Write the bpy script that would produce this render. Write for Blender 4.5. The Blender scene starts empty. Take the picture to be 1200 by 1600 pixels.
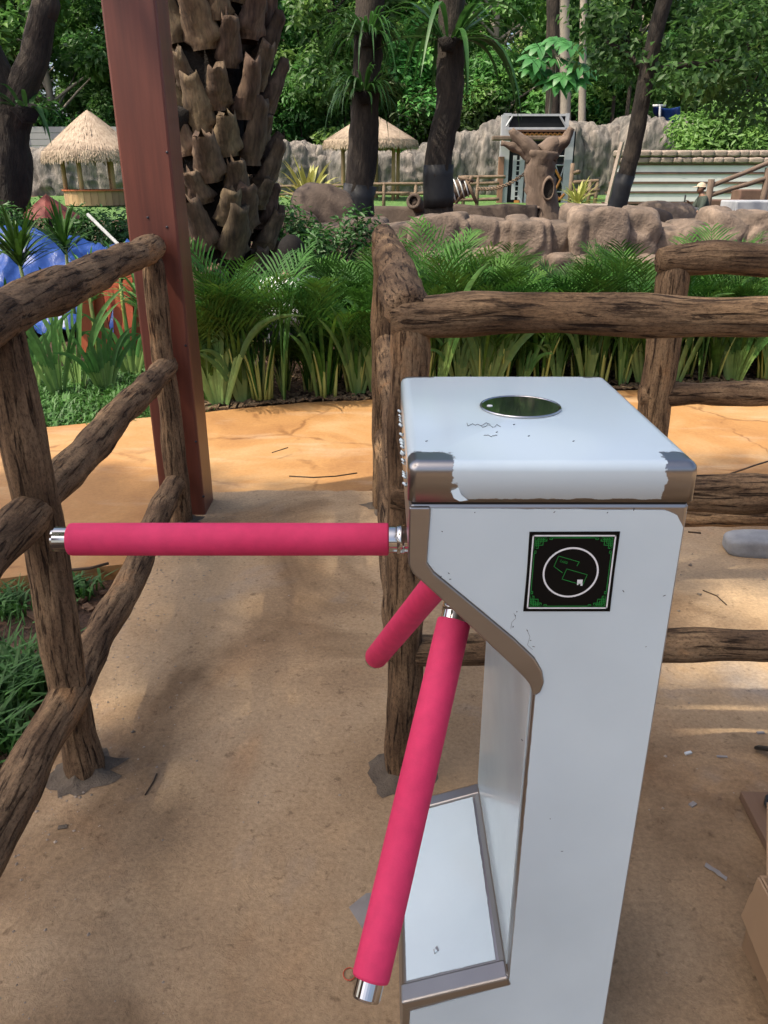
import bpy, bmesh, math, random
import numpy as np
from mathutils import Vector, Matrix, Quaternion, noise
R = math.radians
C = bpy.context.scene.collection
sc = bpy.context.scene

# ------------------------------------------------------------------ camera, sky, sun, exposure
FPX, TH, CAMH = 1230.0, R(23.0), 1.25
cam_d = bpy.data.cameras.new('camera'); cam = bpy.data.objects.new('camera', cam_d); C.objects.link(cam)
cam_d.sensor_fit = 'VERTICAL'; cam_d.sensor_height = 36.0; cam_d.lens = 36.0 * FPX / 1600.0
cam_d.clip_start = 0.02; cam_d.clip_end = 600
cam.location = (0, 0, CAMH); cam.rotation_euler = (R(90) - TH, 0, 0)
sc.camera = cam
SUN_AZ = math.atan2(-.91, -.41); SUN_EL = R(56)
w = bpy.data.worlds.new('World'); sc.world = w; w.use_nodes = True
nt = w.node_tree
sky = nt.nodes.new('ShaderNodeTexSky'); sky.sky_type = 'NISHITA'; sky.sun_disc = False
sky.sun_elevation = SUN_EL; sky.sun_rotation = SUN_AZ % (2 * math.pi); sky.air_density = 0.8; sky.dust_density = 5.0; sky.ozone_density = 0.6
bg = nt.nodes['Background']; bg.inputs['Strength'].default_value = 0.15
nt.links.new(sky.outputs[0], bg.inputs['Color'])
sd = bpy.data.lights.new('sun', 'SUN'); sun = bpy.data.objects.new('sun', sd); C.objects.link(sun)
sd.energy = 3.4; sd.angle = R(0.7); sd.color = (1.0, .90, .74)
SDIR = Vector((math.sin(SUN_AZ) * math.cos(SUN_EL), math.cos(SUN_AZ) * math.cos(SUN_EL), math.sin(SUN_EL)))
sun.rotation_euler = (-SDIR).to_track_quat('-Z', 'Y').to_euler(); sun.location = (-8, -4, 12)
sc.view_settings.view_transform = 'Standard'; sc.view_settings.look = 'None'
sc.view_settings.exposure = 0.8; sc.view_settings.gamma = 1.0
sc.render.engine = 'CYCLES'
sc.cycles.max_bounces = 6; sc.cycles.diffuse_bounces = 3; sc.cycles.glossy_bounces = 3
sc.cycles.transparent_max_bounces = 4; sc.cycles.transmission_bounces = 3
sc.cycles.caustics_reflective = False; sc.cycles.caustics_refractive = False

# ------------------------------------------------------------------ measuring helpers
cT, sT = math.cos(TH), math.sin(TH)
def at(x, y, Y):
    u, v = (x - 600) / FPX, (y - 800) / FPX
    t = Y / (cT - v * sT)
    return Vector((t * u, Y, CAMH - t * (sT + v * cT)))
def gp(x, y, z=0.0):
    u, v = (x - 600) / FPX, (y - 800) / FPX
    t = (CAMH - z) / (sT + v * cT)
    return Vector((t * u, t * (cT - v * sT), z))
def terr(Y):
    xs = (-60, 6, 12, 20, 28, 36, 60, 400); zs = (-.08, -.08, .05, .3, .4, .6, .8, .8)
    for i in range(len(xs) - 1):
        if Y <= xs[i + 1]:
            k = (Y - xs[i]) / (xs[i + 1] - xs[i]); return zs[i] + (zs[i + 1] - zs[i]) * max(0, k)
    return zs[-1]
def fbm(p, o=4): return noise.fractal(Vector(p), 0.9, 2.0, o)

# ------------------------------------------------------------------ materials
MATS = {}
def mat(name, cols, scale=5.0, rough=.7, bump=0.0, bscale=None, stretch=(1, 1, 1), metal=0.0, attr=False,
        coat=0.0, detail=6.0, trans=0.0, rand=0.0, dist=.02, spec=.5, fine=None, rvar=0.0, warp=0.0):
    m = bpy.data.materials.new(name); m.use_nodes = True; t = m.node_tree; N = t.nodes; L = t.links
    b = N['Principled BSDF']; out = N['Material Output']
    b.inputs['Roughness'].default_value = rough; b.inputs['Metallic'].default_value = metal
    b.inputs['Specular IOR Level'].default_value = spec
    if coat: b.inputs['Coat Weight'].default_value = coat; b.inputs['Coat Roughness'].default_value = .08
    if attr:
        a = N.new('ShaderNodeAttribute'); a.attribute_name = 'tc'; vec = a.outputs['Vector']
    else:
        a = N.new('ShaderNodeTexCoord'); vec = a.outputs['Object']
    mp = N.new('ShaderNodeMapping'); mp.inputs['Scale'].default_value = stretch; L.new(vec, mp.inputs['Vector'])
    n = N.new('ShaderNodeTexNoise'); n.inputs['Scale'].default_value = scale; n.inputs['Detail'].default_value = detail
    n.inputs['Roughness'].default_value = .6; n.inputs['Distortion'].default_value = warp
    L.new(mp.outputs[0], n.inputs['Vector'])
    r = N.new('ShaderNodeValToRGB'); el = r.color_ramp.elements
    k = len(cols)
    el[0].position = .3; el[0].color = (*cols[0], 1); el[1].position = .7; el[1].color = (*cols[-1], 1)
    for i in range(1, k - 1):
        e = el.new(.3 + .4 * i / (k - 1)); e.color = (*cols[i], 1)
    L.new(n.outputs['Fac'], r.inputs['Fac']); col = r.outputs['Color']
    if fine:
        n3 = N.new('ShaderNodeTexNoise'); n3.inputs['Scale'].default_value = fine[0]; n3.inputs['Detail'].default_value = 3
        L.new(mp.outputs[0], n3.inputs['Vector'])
        mr = N.new('ShaderNodeMapRange'); mr.inputs[1].default_value = .35; mr.inputs[2].default_value = .65
        mr.inputs[3].default_value = 1 - fine[1]; mr.inputs[4].default_value = 1 + fine[1]; L.new(n3.outputs['Fac'], mr.inputs[0])
        mx = N.new('ShaderNodeVectorMath'); mx.operation = 'SCALE'; L.new(col, mx.inputs[0]); L.new(mr.outputs[0], mx.inputs['Scale'])
        col = mx.outputs[0]
    if rand:
        oi = N.new('ShaderNodeObjectInfo'); hs = N.new('ShaderNodeHueSaturation')
        m1 = N.new('ShaderNodeMapRange'); m1.inputs[3].default_value = 1 - rand; m1.inputs[4].default_value = 1 + rand
        L.new(oi.outputs['Random'], m1.inputs[0]); L.new(m1.outputs[0], hs.inputs['Value'])
        m2 = N.new('ShaderNodeMapRange'); m2.inputs[3].default_value = .5 - rand * .05; m2.inputs[4].default_value = .5 + rand * .05
        w2 = N.new('ShaderNodeMath'); w2.operation = 'FRACT'; w1 = N.new('ShaderNodeMath'); w1.operation = 'MULTIPLY'; w1.inputs[1].default_value = 7.31
        L.new(oi.outputs['Random'], w1.inputs[0]); L.new(w1.outputs[0], w2.inputs[0]); L.new(w2.outputs[0], m2.inputs[0]); L.new(m2.outputs[0], hs.inputs['Hue'])
        L.new(col, hs.inputs['Color']); col = hs.outputs['Color']
    L.new(col, b.inputs['Base Color'])
    if rvar:
        mr = N.new('ShaderNodeMapRange'); mr.inputs[3].default_value = rough - rvar; mr.inputs[4].default_value = rough + rvar
        L.new(n.outputs['Fac'], mr.inputs[0]); L.new(mr.outputs[0], b.inputs['Roughness'])
    if bump:
        n2 = N.new('ShaderNodeTexNoise'); n2.inputs['Scale'].default_value = bscale or scale * 4; n2.inputs['Detail'].default_value = 5
        n2.inputs['Roughness'].default_value = .65
        L.new(mp.outputs[0], n2.inputs['Vector'])
        bp = N.new('ShaderNodeBump'); bp.inputs['Strength'].default_value = bump; bp.inputs['Distance'].default_value = dist
        L.new(n2.outputs['Fac'], bp.inputs['Height']); L.new(bp.outputs[0], b.inputs['Normal'])
    if trans:
        tr = N.new('ShaderNodeBsdfTranslucent'); L.new(col, tr.inputs['Color']); ms = N.new('ShaderNodeMixShader')
        ms.inputs[0].default_value = trans; L.new(b.outputs[0], ms.inputs[1]); L.new(tr.outputs[0], ms.inputs[2]); L.new(ms.outputs[0], out.inputs['Surface'])
    MATS[name] = m
    return m

mat('film', [(.575, .675, .715), (.625, .725, .76)], 5, .18, .05, 40, dist=.001, coat=.25, fine=(3.5, .05), rvar=.10)
mat('steel', [(.33, .315, .305), (.38, .365, .355)], 4, .34, .03, 300, stretch=(1, 1, 6), metal=1, dist=.0006, rvar=.06)
mat('chrome', [(.50, .49, .48), (.58, .57, .56)], 8, .09, metal=1, rvar=.03)
mat('dark_glass', [(.012, .014, .013), (.02, .022, .02)], 5, .04, coat=1)
mat('foam', [(.63, .034, .115), (.73, .050, .145)], 7, .72, .35, 420, dist=.0008, fine=(60, .05), spec=.3)
mat('decal_black', [(.002, .002, .002), (.004, .004, .004)], 5, .5, spec=.15)
mat('decal_white', [(.75, .77, .78), (.8, .8, .8)], 5, .35)
mat('decal_green', [(.005, .20, .03), (.01, .27, .045)], 30, .4)
mat('rubber', [(.01, .01, .011), (.02, .02, .02)], 20, .5)
mat('ink', [(.01, .01, .02), (.02, .02, .03)], 20, .6)
mat('mortar', [(.075, .058, .042), (.16, .125, .09)], 12, .95, .9, 60, dist=.01)
mat('red_wood', [(.075, .018, .010), (.13, .034, .019), (.17, .048, .027)], 7, .5, .25, 60, stretch=(1, 1, .06), attr=False, fine=(55, .10), dist=.002, warp=.6, coat=.12)
mat('soil', [(.035, .018, .010), (.085, .045, .025), (.11, .07, .04)], 6, .95, 1, 40, dist=.03, fine=(40, .4))
mat('mulch', [(.07, .035, .018), (.20, .13, .075)], 30, .9, .5, rand=.4)
mat('grass', [(.035, .11, .020), (.075, .20, .035)], 3, .6, trans=.3, fine=(30, .3))
mat('lawn', [(.05, .12, .025), (.10, .20, .04)], 4, .9, .8, 60, dist=.03, fine=(50, .4))
mat('palm_leaf', [(.014, .058, .010), (.070, .175, .026)], 4, .6, trans=.25, rand=.3, spec=.25, fine=(25, .25))
mat('palm_stem', [(.20, .28, .06), (.38, .42, .13)], 9, .5, .2, 60, stretch=(1, 1, .1), rand=.12)
mat('strap_leaf', [(.045, .14, .035), (.10, .23, .06)], 6, .45, trans=.3, rand=.2, fine=(30, .15))
mat('strap_stem', [(.11, .22, .055), (.22, .33, .10)], 9, .5, trans=.2, rand=.15)
mat('yellow_leaf', [(.28, .30, .06), (.48, .46, .16)], 8, .5, trans=.25)
mat('tree_leaf', [(.040, .120, .028), (.10, .245, .055), (.25, .42, .095)], .5, .5, trans=.48, rand=.6)
mat('big_leaf', [(.05, .19, .05), (.08, .26, .07)], 2, .45, trans=.35)
mat('fern_leaf', [(.022, .09, .02), (.06, .16, .03)], 3, .5, trans=.3)
mat('bark', [(.010, .007, .005), (.032, .023, .016), (.065, .048, .034)], 4, .9, 1, 18, stretch=(1, 1, .3), attr=True, dist=.04, fine=(30, .3))
mat('pale_bark', [(.22, .19, .15), (.36, .32, .26)], 3, .9, .6, 12, stretch=(1, 1, .5), attr=True, dist=.03)
mat('wrap', [(.006, .006, .007), (.014, .015, .017)], 6, .6, .4, 20, dist=.01)
mat('boot', [(.022, .013, .008), (.065, .040, .024), (.13, .088, .052), (.17, .13, .075)], 5, .9, .8, 26, stretch=(1, 1, .25), rand=.3, dist=.012, fine=(45, .3))
mat('palm_core', [(.008, .006, .005), (.025, .018, .013)], 14, .95, 1, 30, dist=.04)
mat('rock', [(.065, .050, .040), (.17, .125, .094), (.27, .205, .155)], 2.6, .9, .7, 9, dist=.05, fine=(12, .16))
mat('rock_grey', [(.07, .068, .065), (.165, .148, .13), (.26, .22, .185)], .9, .9, .8, 5, dist=.1, fine=(4, .3), stretch=(1.6, 1.6, .45))
mat('rim', [(.045, .03, .022), (.11, .078, .058)], 2, .85, .5, 14, dist=.03)
mat('thatch', [(.27, .20, .14), (.46, .365, .27)], 8, .9, .7, 30, stretch=(1, 1, .2), dist=.02)
mat('hut_wood', [(.30, .18, .09), (.46, .30, .16)], 6, .7, .3, stretch=(1, 1, .1), rand=.15)
mat('stake', [(.10, .065, .04), (.2, .14, .09)], 6, .8, .3, attr=True)
mat('white_board', [(.52, .53, .52), (.66, .66, .64)], 1.2, .6, .1, rand=.06)
mat('brown_trim', [(.09, .05, .035), (.15, .085, .06)], 5, .7)
mat('coping', [(.20, .155, .125), (.34, .275, .23)], 3, .9, .6, 12, rand=.15, dist=.03)
mat('wall_panel', [(.25, .27, .25), (.33, .34, .32)], 1, .8)
mat('panel_black', [(.004, .005, .007), (.010, .012, .015)], 3, .7, spec=.2)
mat('panel_white', [(.30, .32, .35), (.42, .43, .45)], 3, .6)
mat('panel_orange', [(.42, .16, .035), (.55, .24, .06)], 3, .6)
mat('panel_brown', [(.16, .08, .05), (.24, .13, .08)], 3, .6)
mat('fake_trunk', [(.075, .052, .038), (.19, .135, .10)], 4, .9, .7, 14, stretch=(1, 1, .3), attr=True, dist=.04)
mat('tarp', [(.010, .036, .17), (.020, .066, .27)], 3, .36, .25, 14, dist=.04)
mat('maroon', [(.10, .018, .014), (.17, .03, .022)], 5, .7)
mat('skin', [(.16, .085, .05), (.2, .11, .07)], 5, .55)
mat('hair', [(.006, .005, .005), (.012, .010, .009)], 30, .85, spec=.2)
mat('white_shirt', [(.62, .64, .66), (.72, .73, .74)], 8, .8, .3)
mat('dark_shirt', [(.03, .045, .035), (.05, .065, .05)], 8, .85, .3)
mat('grey_trousers', [(.05, .055, .065), (.08, .085, .10)], 8, .85)
mat('cap', [(.42, .33, .23), (.52, .42, .30)], 8, .8)
mat('cardboard', [(.36, .22, .115), (.44, .28, .155)], 4, .85, .2, 60, dist=.002)
mat('plywood', [(.13, .075, .045), (.20, .12, .075)], 6, .8, .4, 40, stretch=(1, .2, 1), dist=.004)
mat('grey_stone', [(.22, .23, .24), (.36, .37, .38)], 10, .9, .6, 50, dist=.006)
mat('pebble', [(.16, .12, .085), (.34, .28, .22)], 40, .9, rand=.3)
mat('twig', [(.04, .025, .015), (.08, .05, .03)], 20, .9)
mat('red_plastic', [(.55, .07, .03), (.6, .09, .04)], 20, .4)
mat('paper', [(.22, .20, .19), (.30, .28, .26)], 20, .7)
mat('white_pipe', [(.55, .58, .58), (.66, .68, .67)], 4, .5)
mat('red_plank', [(.30, .055, .02), (.42, .10, .035)], 5, .6, .3, stretch=(1, 1, .1), rand=.15)
mat('orange_flower', [(.6, .1, .03), (.7, .16, .04)], 5, .6)

def ground_mats():
    # worn tan concrete: large warm and grey stains, fine grit, trowel relief
    m = bpy.data.materials.new('concrete'); m.use_nodes = True; t = m.node_tree; N = t.nodes; L = t.links; b = N['Principled BSDF']
    tc = N.new('ShaderNodeTexCoord')
    def nz(s, d=5, w=0.0, ro=.6):
        n = N.new('ShaderNodeTexNoise'); n.inputs['Scale'].default_value = s; n.inputs['Detail'].default_value = d
        n.inputs['Distortion'].default_value = w; n.inputs['Roughness'].default_value = ro; L.new(tc.outputs['Object'], n.inputs['Vector']); return n
    def ramp(src, a, ca, b_, cb, mid=None):
        r = N.new('ShaderNodeValToRGB'); e = r.color_ramp.elements; e[0].position = a; e[0].color = (*ca, 1); e[1].position = b_; e[1].color = (*cb, 1)
        if mid: q = e.new(mid[0]); q.color = (*mid[1], 1)
        L.new(src, r.inputs['Fac']); return r.outputs['Color']
    def mixc(a, b_, fac, mode='MIX'):
        x = N.new('ShaderNodeMix'); x.data_type = 'RGBA'; x.blend_type = mode
        if isinstance(fac, float): x.inputs[0].default_value = fac
        else: L.new(fac, x.inputs[0])
        L.new(a, x.inputs[6]); L.new(b_, x.inputs[7]); return x.outputs[2]
    base = ramp(nz(1.3, 6, .5).outputs['Fac'], .3, (.26, .172, .098), .72, (.49, .36, .225), (.5, (.385, .268, .156)))
    rust = ramp(nz(2.1, 3, .8).outputs['Fac'], .56, (0, 0, 0), .72, (1, 1, 1))
    rc = N.new('ShaderNodeRGB'); rc.outputs[0].default_value = (.36, .21, .105, 1)
    f1 = N.new('ShaderNodeMath'); f1.operation = 'MULTIPLY'; f1.inputs[1].default_value = .5; L.new(rust, f1.inputs[0])
    col = mixc(base, rc.outputs[0], f1.outputs[0])
    grey = ramp(nz(1.7, 5, .4).outputs['Fac'], .58, (0, 0, 0), .68, (1, 1, 1))
    gc = N.new('ShaderNodeRGB'); gc.outputs[0].default_value = (.30, .275, .25, 1)
    f2 = N.new('ShaderNodeMath'); f2.operation = 'MULTIPLY'; f2.inputs[1].default_value = .6; L.new(grey, f2.inputs[0])
    col = mixc(col, gc.outputs[0], f2.outputs[0])
    grit = ramp(nz(95, 4, 0, .75).outputs['Fac'], .33, (.78, .77, .76), .66, (1.16, 1.15, 1.14))
    col = mixc(col, grit, 1.0, 'MULTIPLY')
    spots = ramp(nz(32, 3, .3, .7).outputs['Fac'], .28, (.5, .47, .45), .4, (1, 1, 1))
    col = mixc(col, spots, .8, 'MULTIPLY')
    damp = ramp(nz(1.25, 5, .9, .6).outputs['Fac'], .36, (.50, .45, .41), .52, (1, 1, 1)); col = mixc(col, damp, .85, 'MULTIPLY')
    pale = ramp(nz(5.5, 6, .6, .65).outputs['Fac'], .55, (1, 1, 1), .75, (1.3, 1.27, 1.22)); col = mixc(col, pale, .8, 'MULTIPLY')
    L.new(col, b.inputs['Base Color']); b.inputs['Roughness'].default_value = .88; b.inputs['Specular IOR Level'].default_value = .3
    hn = N.new('ShaderNodeMath'); hn.operation = 'MULTIPLY_ADD'; hn.inputs[1].default_value = .35
    L.new(nz(140, 4, 0, .8).outputs['Fac'], hn.inputs[0]); L.new(nz(22, 6, 1.2, .7).outputs['Fac'], hn.inputs[2])
    bp = N.new('ShaderNodeBump'); bp.inputs['Strength'].default_value = .5; bp.inputs['Distance'].default_value = .010
    L.new(hn.outputs[0], bp.inputs['Height']); L.new(bp.outputs[0], b.inputs['Normal']); MATS['concrete'] = m
    # ochre stamped path: smooth, clouded, thin dark joints of an irregular pattern
    m = bpy.data.materials.new('ochre_path'); m.use_nodes = True; t = m.node_tree; N = t.nodes; L = t.links; b = N['Principled BSDF']
    tc = N.new('ShaderNodeTexCoord')
    base = ramp(nz(1.6, 6, .7).outputs['Fac'], .28, (.29, .140, .048), .75, (.46, .305, .150), (.5, (.40, .210, .074)))
    mp = N.new('ShaderNodeMapping'); mp.inputs['Scale'].default_value = (.6, 2.2, 1); L.new(tc.outputs['Object'], mp.inputs[0])
    st = nz(2.5, 6, .3); L.new(mp.outputs[0], st.inputs['Vector'])
    pale = ramp(st.outputs['Fac'], .55, (0, 0, 0), .75, (1, 1, 1))
    pc = N.new('ShaderNodeRGB'); pc.outputs[0].default_value = (.50, .39, .27, 1)
    f1 = N.new('ShaderNodeMath'); f1.operation = 'MULTIPLY'; f1.inputs[1].default_value = .55; L.new(pale, f1.inputs[0])
    col = mixc(base, pc.outputs[0], f1.outputs[0])
    fine = ramp(nz(60, 4, 0, .7).outputs['Fac'], .3, (.86, .85, .84), .7, (1.08, 1.08, 1.08)); col = mixc(col, fine, 1.0, 'MULTIPLY')
    wv = N.new('ShaderNodeVectorMath'); wv.operation = 'MULTIPLY_ADD'; wv.inputs[1].default_value = (.35, .35, 0)
    L.new(nz(2.2, 4).outputs['Color'], wv.inputs[0]); L.new(tc.outputs['Object'], wv.inputs[2])
    vo = N.new('ShaderNodeTexVoronoi'); vo.feature = 'DISTANCE_TO_EDGE'; vo.inputs['Scale'].default_value = .95; L.new(wv.outputs[0], vo.inputs['Vector'])
    jl = ramp(vo.outputs['Distance'], .003, (.45, .36, .3), .012, (1, 1, 1))
    br = ramp(nz(3.5, 3).outputs['Fac'], .42, (1, 1, 1), .56, (0, 0, 0)); inv = N.new('ShaderNodeMath'); inv.operation = 'MULTIPLY'; inv.inputs[1].default_value = .75; L.new(br, inv.inputs[0])
    col = mixc(col, mixc(col, jl, 1.0, 'MULTIPLY'), inv.outputs[0])
    L.new(col, b.inputs['Base Color']); b.inputs['Roughness'].default_value = .62
    bp = N.new('ShaderNodeBump'); bp.inputs['Strength'].default_value = .3; bp.inputs['Distance'].default_value = .01
    L.new(nz(9, 6, .5).outputs['Fac'], bp.inputs['Height']); L.new(bp.outputs[0], b.inputs['Normal']); MATS['ochre_path'] = m
    # lid: steel under white film whose corners have been torn away
    m = bpy.data.materials.new('torn_film'); m.use_nodes = True; MATS['torn_film'] = m
ground_mats()
def log_mat():
    m = bpy.data.materials.new('log'); m.use_nodes = True; t = m.node_tree; N = t.nodes; L = t.links; b = N['Principled BSDF']
    a = N.new('ShaderNodeAttribute'); a.attribute_name = 'tc'
    def mapn(st, sc_, d=5, ro=.6, w=0.0):
        mp = N.new('ShaderNodeMapping'); mp.inputs['Scale'].default_value = st; L.new(a.outputs['Vector'], mp.inputs[0])
        n = N.new('ShaderNodeTexNoise'); n.inputs['Scale'].default_value = sc_; n.inputs['Detail'].default_value = d; n.inputs['Roughness'].default_value = ro; n.inputs['Distortion'].default_value = w
        L.new(mp.outputs[0], n.inputs['Vector']); return n.outputs['Fac']
    def ramp(f, stops):
        r = N.new('ShaderNodeValToRGB'); e = r.color_ramp.elements; e[0].position, e[0].color = stops[0][0], (*stops[0][1], 1); e[1].position, e[1].color = stops[-1][0], (*stops[-1][1], 1)
        for p, c in stops[1:-1]: q = e.new(p); q.color = (*c, 1)
        L.new(f, r.inputs['Fac']); return r.outputs['Color']
    def mul(x, y):
        q = N.new('ShaderNodeMix'); q.data_type = 'RGBA'; q.blend_type = 'MULTIPLY'; q.inputs[0].default_value = 1; L.new(x, q.inputs[6]); L.new(y, q.inputs[7]); return q.outputs[2]
    patch = ramp(mapn((1, 1, .6), 7, 4, .6, .4), [(.3, (.10, .060, .033)), (.46, (.175, .110, .062)), (.6, (.26, .170, .095)), (.72, (.31, .170, .078))])
    grain = ramp(mapn((1, 1, .09), 70, 5, .7), [(.32, (.38, .34, .31)), (.5, (.92, .92, .92)), (.68, (1.25, 1.22, 1.18))])
    cr = mapn((1, 1, .09), 95, 4, .6, .8); crack = ramp(cr, [(.36, (.24, .21, .19)), (.43, (1, 1, 1))]); pit = ramp(mapn((1, 1, .45), 230, 4, .8), [(.34, (.45, .42, .40)), (.5, (1, 1, 1)), (.7, (1.3, 1.27, 1.22))])
    L.new(mul(mul(mul(patch, grain), crack), pit), b.inputs['Base Color']); b.inputs['Roughness'].default_value = .9; b.inputs['Specular IOR Level'].default_value = .25
    mr = N.new('ShaderNodeMapRange'); mr.inputs[1].default_value = .34; mr.inputs[2].default_value = .45; L.new(cr, mr.inputs[0])
    ad = N.new('ShaderNodeMath'); ad.operation = 'MULTIPLY_ADD'; ad.inputs[1].default_value = .6; L.new(mapn((1, 1, .3), 150, 5, .8), ad.inputs[0]); L.new(mr.outputs[0], ad.inputs[2])
    bp = N.new('ShaderNodeBump'); bp.inputs['Strength'].default_value = 1.0; bp.inputs['Distance'].default_value = .006; L.new(ad.outputs[0], bp.inputs['Height']); L.new(bp.outputs[0], b.inputs['Normal']); MATS['log'] = m
log_mat()

# ------------------------------------------------------------------ mesh helpers
class MB:
    def __init__(s): s.v = []; s.f = []; s.tc = []
    def vert(s, p, tc=None):
        s.v.append((p[0], p[1], p[2])); s.tc.append(tc if tc is not None else (p[0], p[1], p[2])); return len(s.v) - 1
    def face(s, *i): s.f.append(tuple(i))
    def poly(s, pts):
        b = len(s.v)
        for p in pts: s.vert(p)
        s.f.append(tuple(range(b, b + len(pts))))
    def box(s, a, b, M=None):
        base = len(s.v)
        for z in (a[2], b[2]):
            for x, y in ((a[0], a[1]), (b[0], a[1]), (b[0], b[1]), (a[0], b[1])):
                p = Vector((x, y, z)); s.vert(M @ p if M else p, (x, y, z))
        for q in ((3, 2, 1, 0), (4, 5, 6, 7), (0, 1, 5, 4), (1, 2, 6, 5), (2, 3, 7, 6), (3, 0, 4, 7)): s.f.append(tuple(base + k for k in q))
        return s
    def prism(s, poly2, fn, d0, d1):
        # poly2 counter-clockwise points, fn(u, v, d) -> world
        n = len(poly2); b = len(s.v)
        for d in (d0, d1):
            for u, v in poly2: s.vert(fn(u, v, d))
        s.f.append(tuple(b + i for i in range(n))); s.f.append(tuple(b + n + i for i in reversed(range(n))))
        for i in range(n):
            j = (i + 1) % n; s.f.append((b + j, b + i, b + n + i, b + n + j))
        return s
    def tube(s, pts, rad, seg=10, cap=True, lump=0.0, fine=0.0, seed=0.0, flat=1.0):
        pts = [Vector(p) for p in pts]; n = len(pts)
        if not hasattr(rad, '__len__'): rad = [rad] * n
        tan = []
        for i in range(n):
            d = pts[min(i + 1, n - 1)] - pts[max(i - 1, 0)]; tan.append(d.normalized())
        up = Vector((0, 0, 1)) if abs(tan[0].z) < .9 else Vector((1, 0, 0))
        a = tan[0].cross(up).normalized(); base = len(s.v); ln = 0
        for i in range(n):
            if i: ln += (pts[i] - pts[i - 1]).length
            a = (a - tan[i] * a.dot(tan[i])).normalized(); bb = tan[i].cross(a)
            for k in range(seg):
                g = 2 * math.pi * k / seg; cx, sx = math.cos(g), math.sin(g); r = rad[i]
                q = (cx * r + seed, sx * r + seed * 1.7, ln + seed * 3)
                if lump: r += lump * noise.noise(Vector((q[0] * 9, q[1] * 9, q[2] * 7)))
                if fine:
                    r += fine * noise.noise(Vector((q[0] * 75, q[1] * 75, q[2] * 8))) + fine * .6 * noise.noise(Vector((q[0] * 140, q[1] * 140, q[2] * 22)))
                s.vert(pts[i] + (a * cx + bb * sx * flat) * r, q)
        for i in range(n - 1):
            for k in range(seg):
                k2 = (k + 1) % seg
                s.f.append((base + i * seg + k, base + i * seg + k2, base + (i + 1) * seg + k2, base + (i + 1) * seg + k))
        if cap:
            for i, rv in ((0, True), (n - 1, False)):
                ring = [base + i * seg + k for k in range(seg)]
                s.f.append(tuple(reversed(ring)) if rv else tuple(ring))
        return s
    def mesh(s, name, org=(0, 0, 0), smooth=True):
        me = bpy.data.meshes.new(name); o = Vector(org)
        me.from_pydata([(x - o.x, y - o.y, z - o.z) for x, y, z in s.v], [], s.f)
        at_ = me.attributes.new('tc', 'FLOAT_VECTOR', 'POINT'); at_.data.foreach_set('vector', np.array(s.tc, dtype=np.float32).ravel())
        me.polygons.foreach_set('use_smooth', [smooth] * len(me.polygons)); me.update()
        return me

def org(o):
    p = Vector(o.location)
    while o.parent: o = o.parent; p += o.location
    return p
def link(name, me, m, parent=None, loc=(0, 0, 0), rot=None, scale=None):
    o = bpy.data.objects.new(name, me); C.objects.link(o)
    if m and not me.materials: me.materials.append(MATS[m])
    if parent: o.parent = parent
    o.location = loc
    if rot is not None: o.rotation_euler = rot
    if scale is not None: o.scale = scale if hasattr(scale, '__len__') else (scale,) * 3
    return o
def part(name, mb, m, parent, smooth=True):
    return link(name, mb.mesh(name, org(parent), smooth), m, parent)
def tag(o, label=None, cat=None, group=None, kind=None):
    for k, v in (('label', label), ('category', cat), ('group', group), ('kind', kind)):
        if v: o[k] = v
    return o
def thing(name, label, cat, loc=(0, 0, 0), group=None, rz=0.0):
    o = bpy.data.objects.new(name, None); C.objects.link(o); o.location = loc; o.rotation_euler.z = rz
    o.empty_display_size = .1
    return tag(o, label, cat, group)
def solo(name, mb, m, label=None, cat=None, loc=None, group=None, kind=None, smooth=True):
    loc = Vector(loc) if loc is not None else Vector((0, 0, 0))
    o = link(name, mb.mesh(name, loc, smooth), m, None, loc); return tag(o, label, cat, group, kind)
def copy_tree(o, parent=None):
    c = o.copy(); C.objects.link(c); c.parent = parent
    for ch in o.children: copy_tree(ch, c)
    return c
def bevel(o, w, seg=2, ang=35):
    m = o.modifiers.new('bevel', 'BEVEL'); m.width = w; m.segments = seg; m.limit_method = 'ANGLE'; m.angle_limit = R(ang)
    return o
def bez(p0, p1, p2, n):
    return [(1 - t) ** 2 * p0 + 2 * t * (1 - t) * p1 + t * t * p2 for t in [i / (n - 1) for i in range(n)]]

# ================================================================== SETTING
rnd = random.Random(5)
def sheet_grid(xs, ys, zf):
    mb = MB()
    for y in ys:
        for x in xs: mb.vert((x, y, zf(x, y)))
    n = len(xs)
    for j in range(len(ys) - 1):
        for i in range(n - 1): mb.face(j * n + i, j * n + i + 1, (j + 1) * n + i + 1, (j + 1) * n + i)
    return mb
gx = [-300, -150, -80, -50, -30, -20, -14, -10, -7, -5, -3.5, -2, -1, 0, 1, 2, 3.5, 5, 7, 10, 14, 20, 30, 50, 80, 150, 300]
gy = [-200, -80, -30, -12, -6, -3, -1, 1, 3, 5, 6, 7, 8, 9, 10, 12, 14, 16, 20, 24, 28, 32, 36, 42, 50, 60, 80, 120, 200, 400]
solo('ground', sheet_grid(gx, gy, lambda x, y: terr(y) - .012), 'soil', kind='structure')
# lawn of the enclosure, beyond the rock wall
lx = [-14 + i * 1.2 for i in range(32)]; ly = [20.5 + i * .8 for i in range(20)]
solo('enclosure_lawn', sheet_grid(lx, ly, lambda x, y: terr(y) + .02 * fbm((x, y, 3))), 'lawn', kind='structure')

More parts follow.
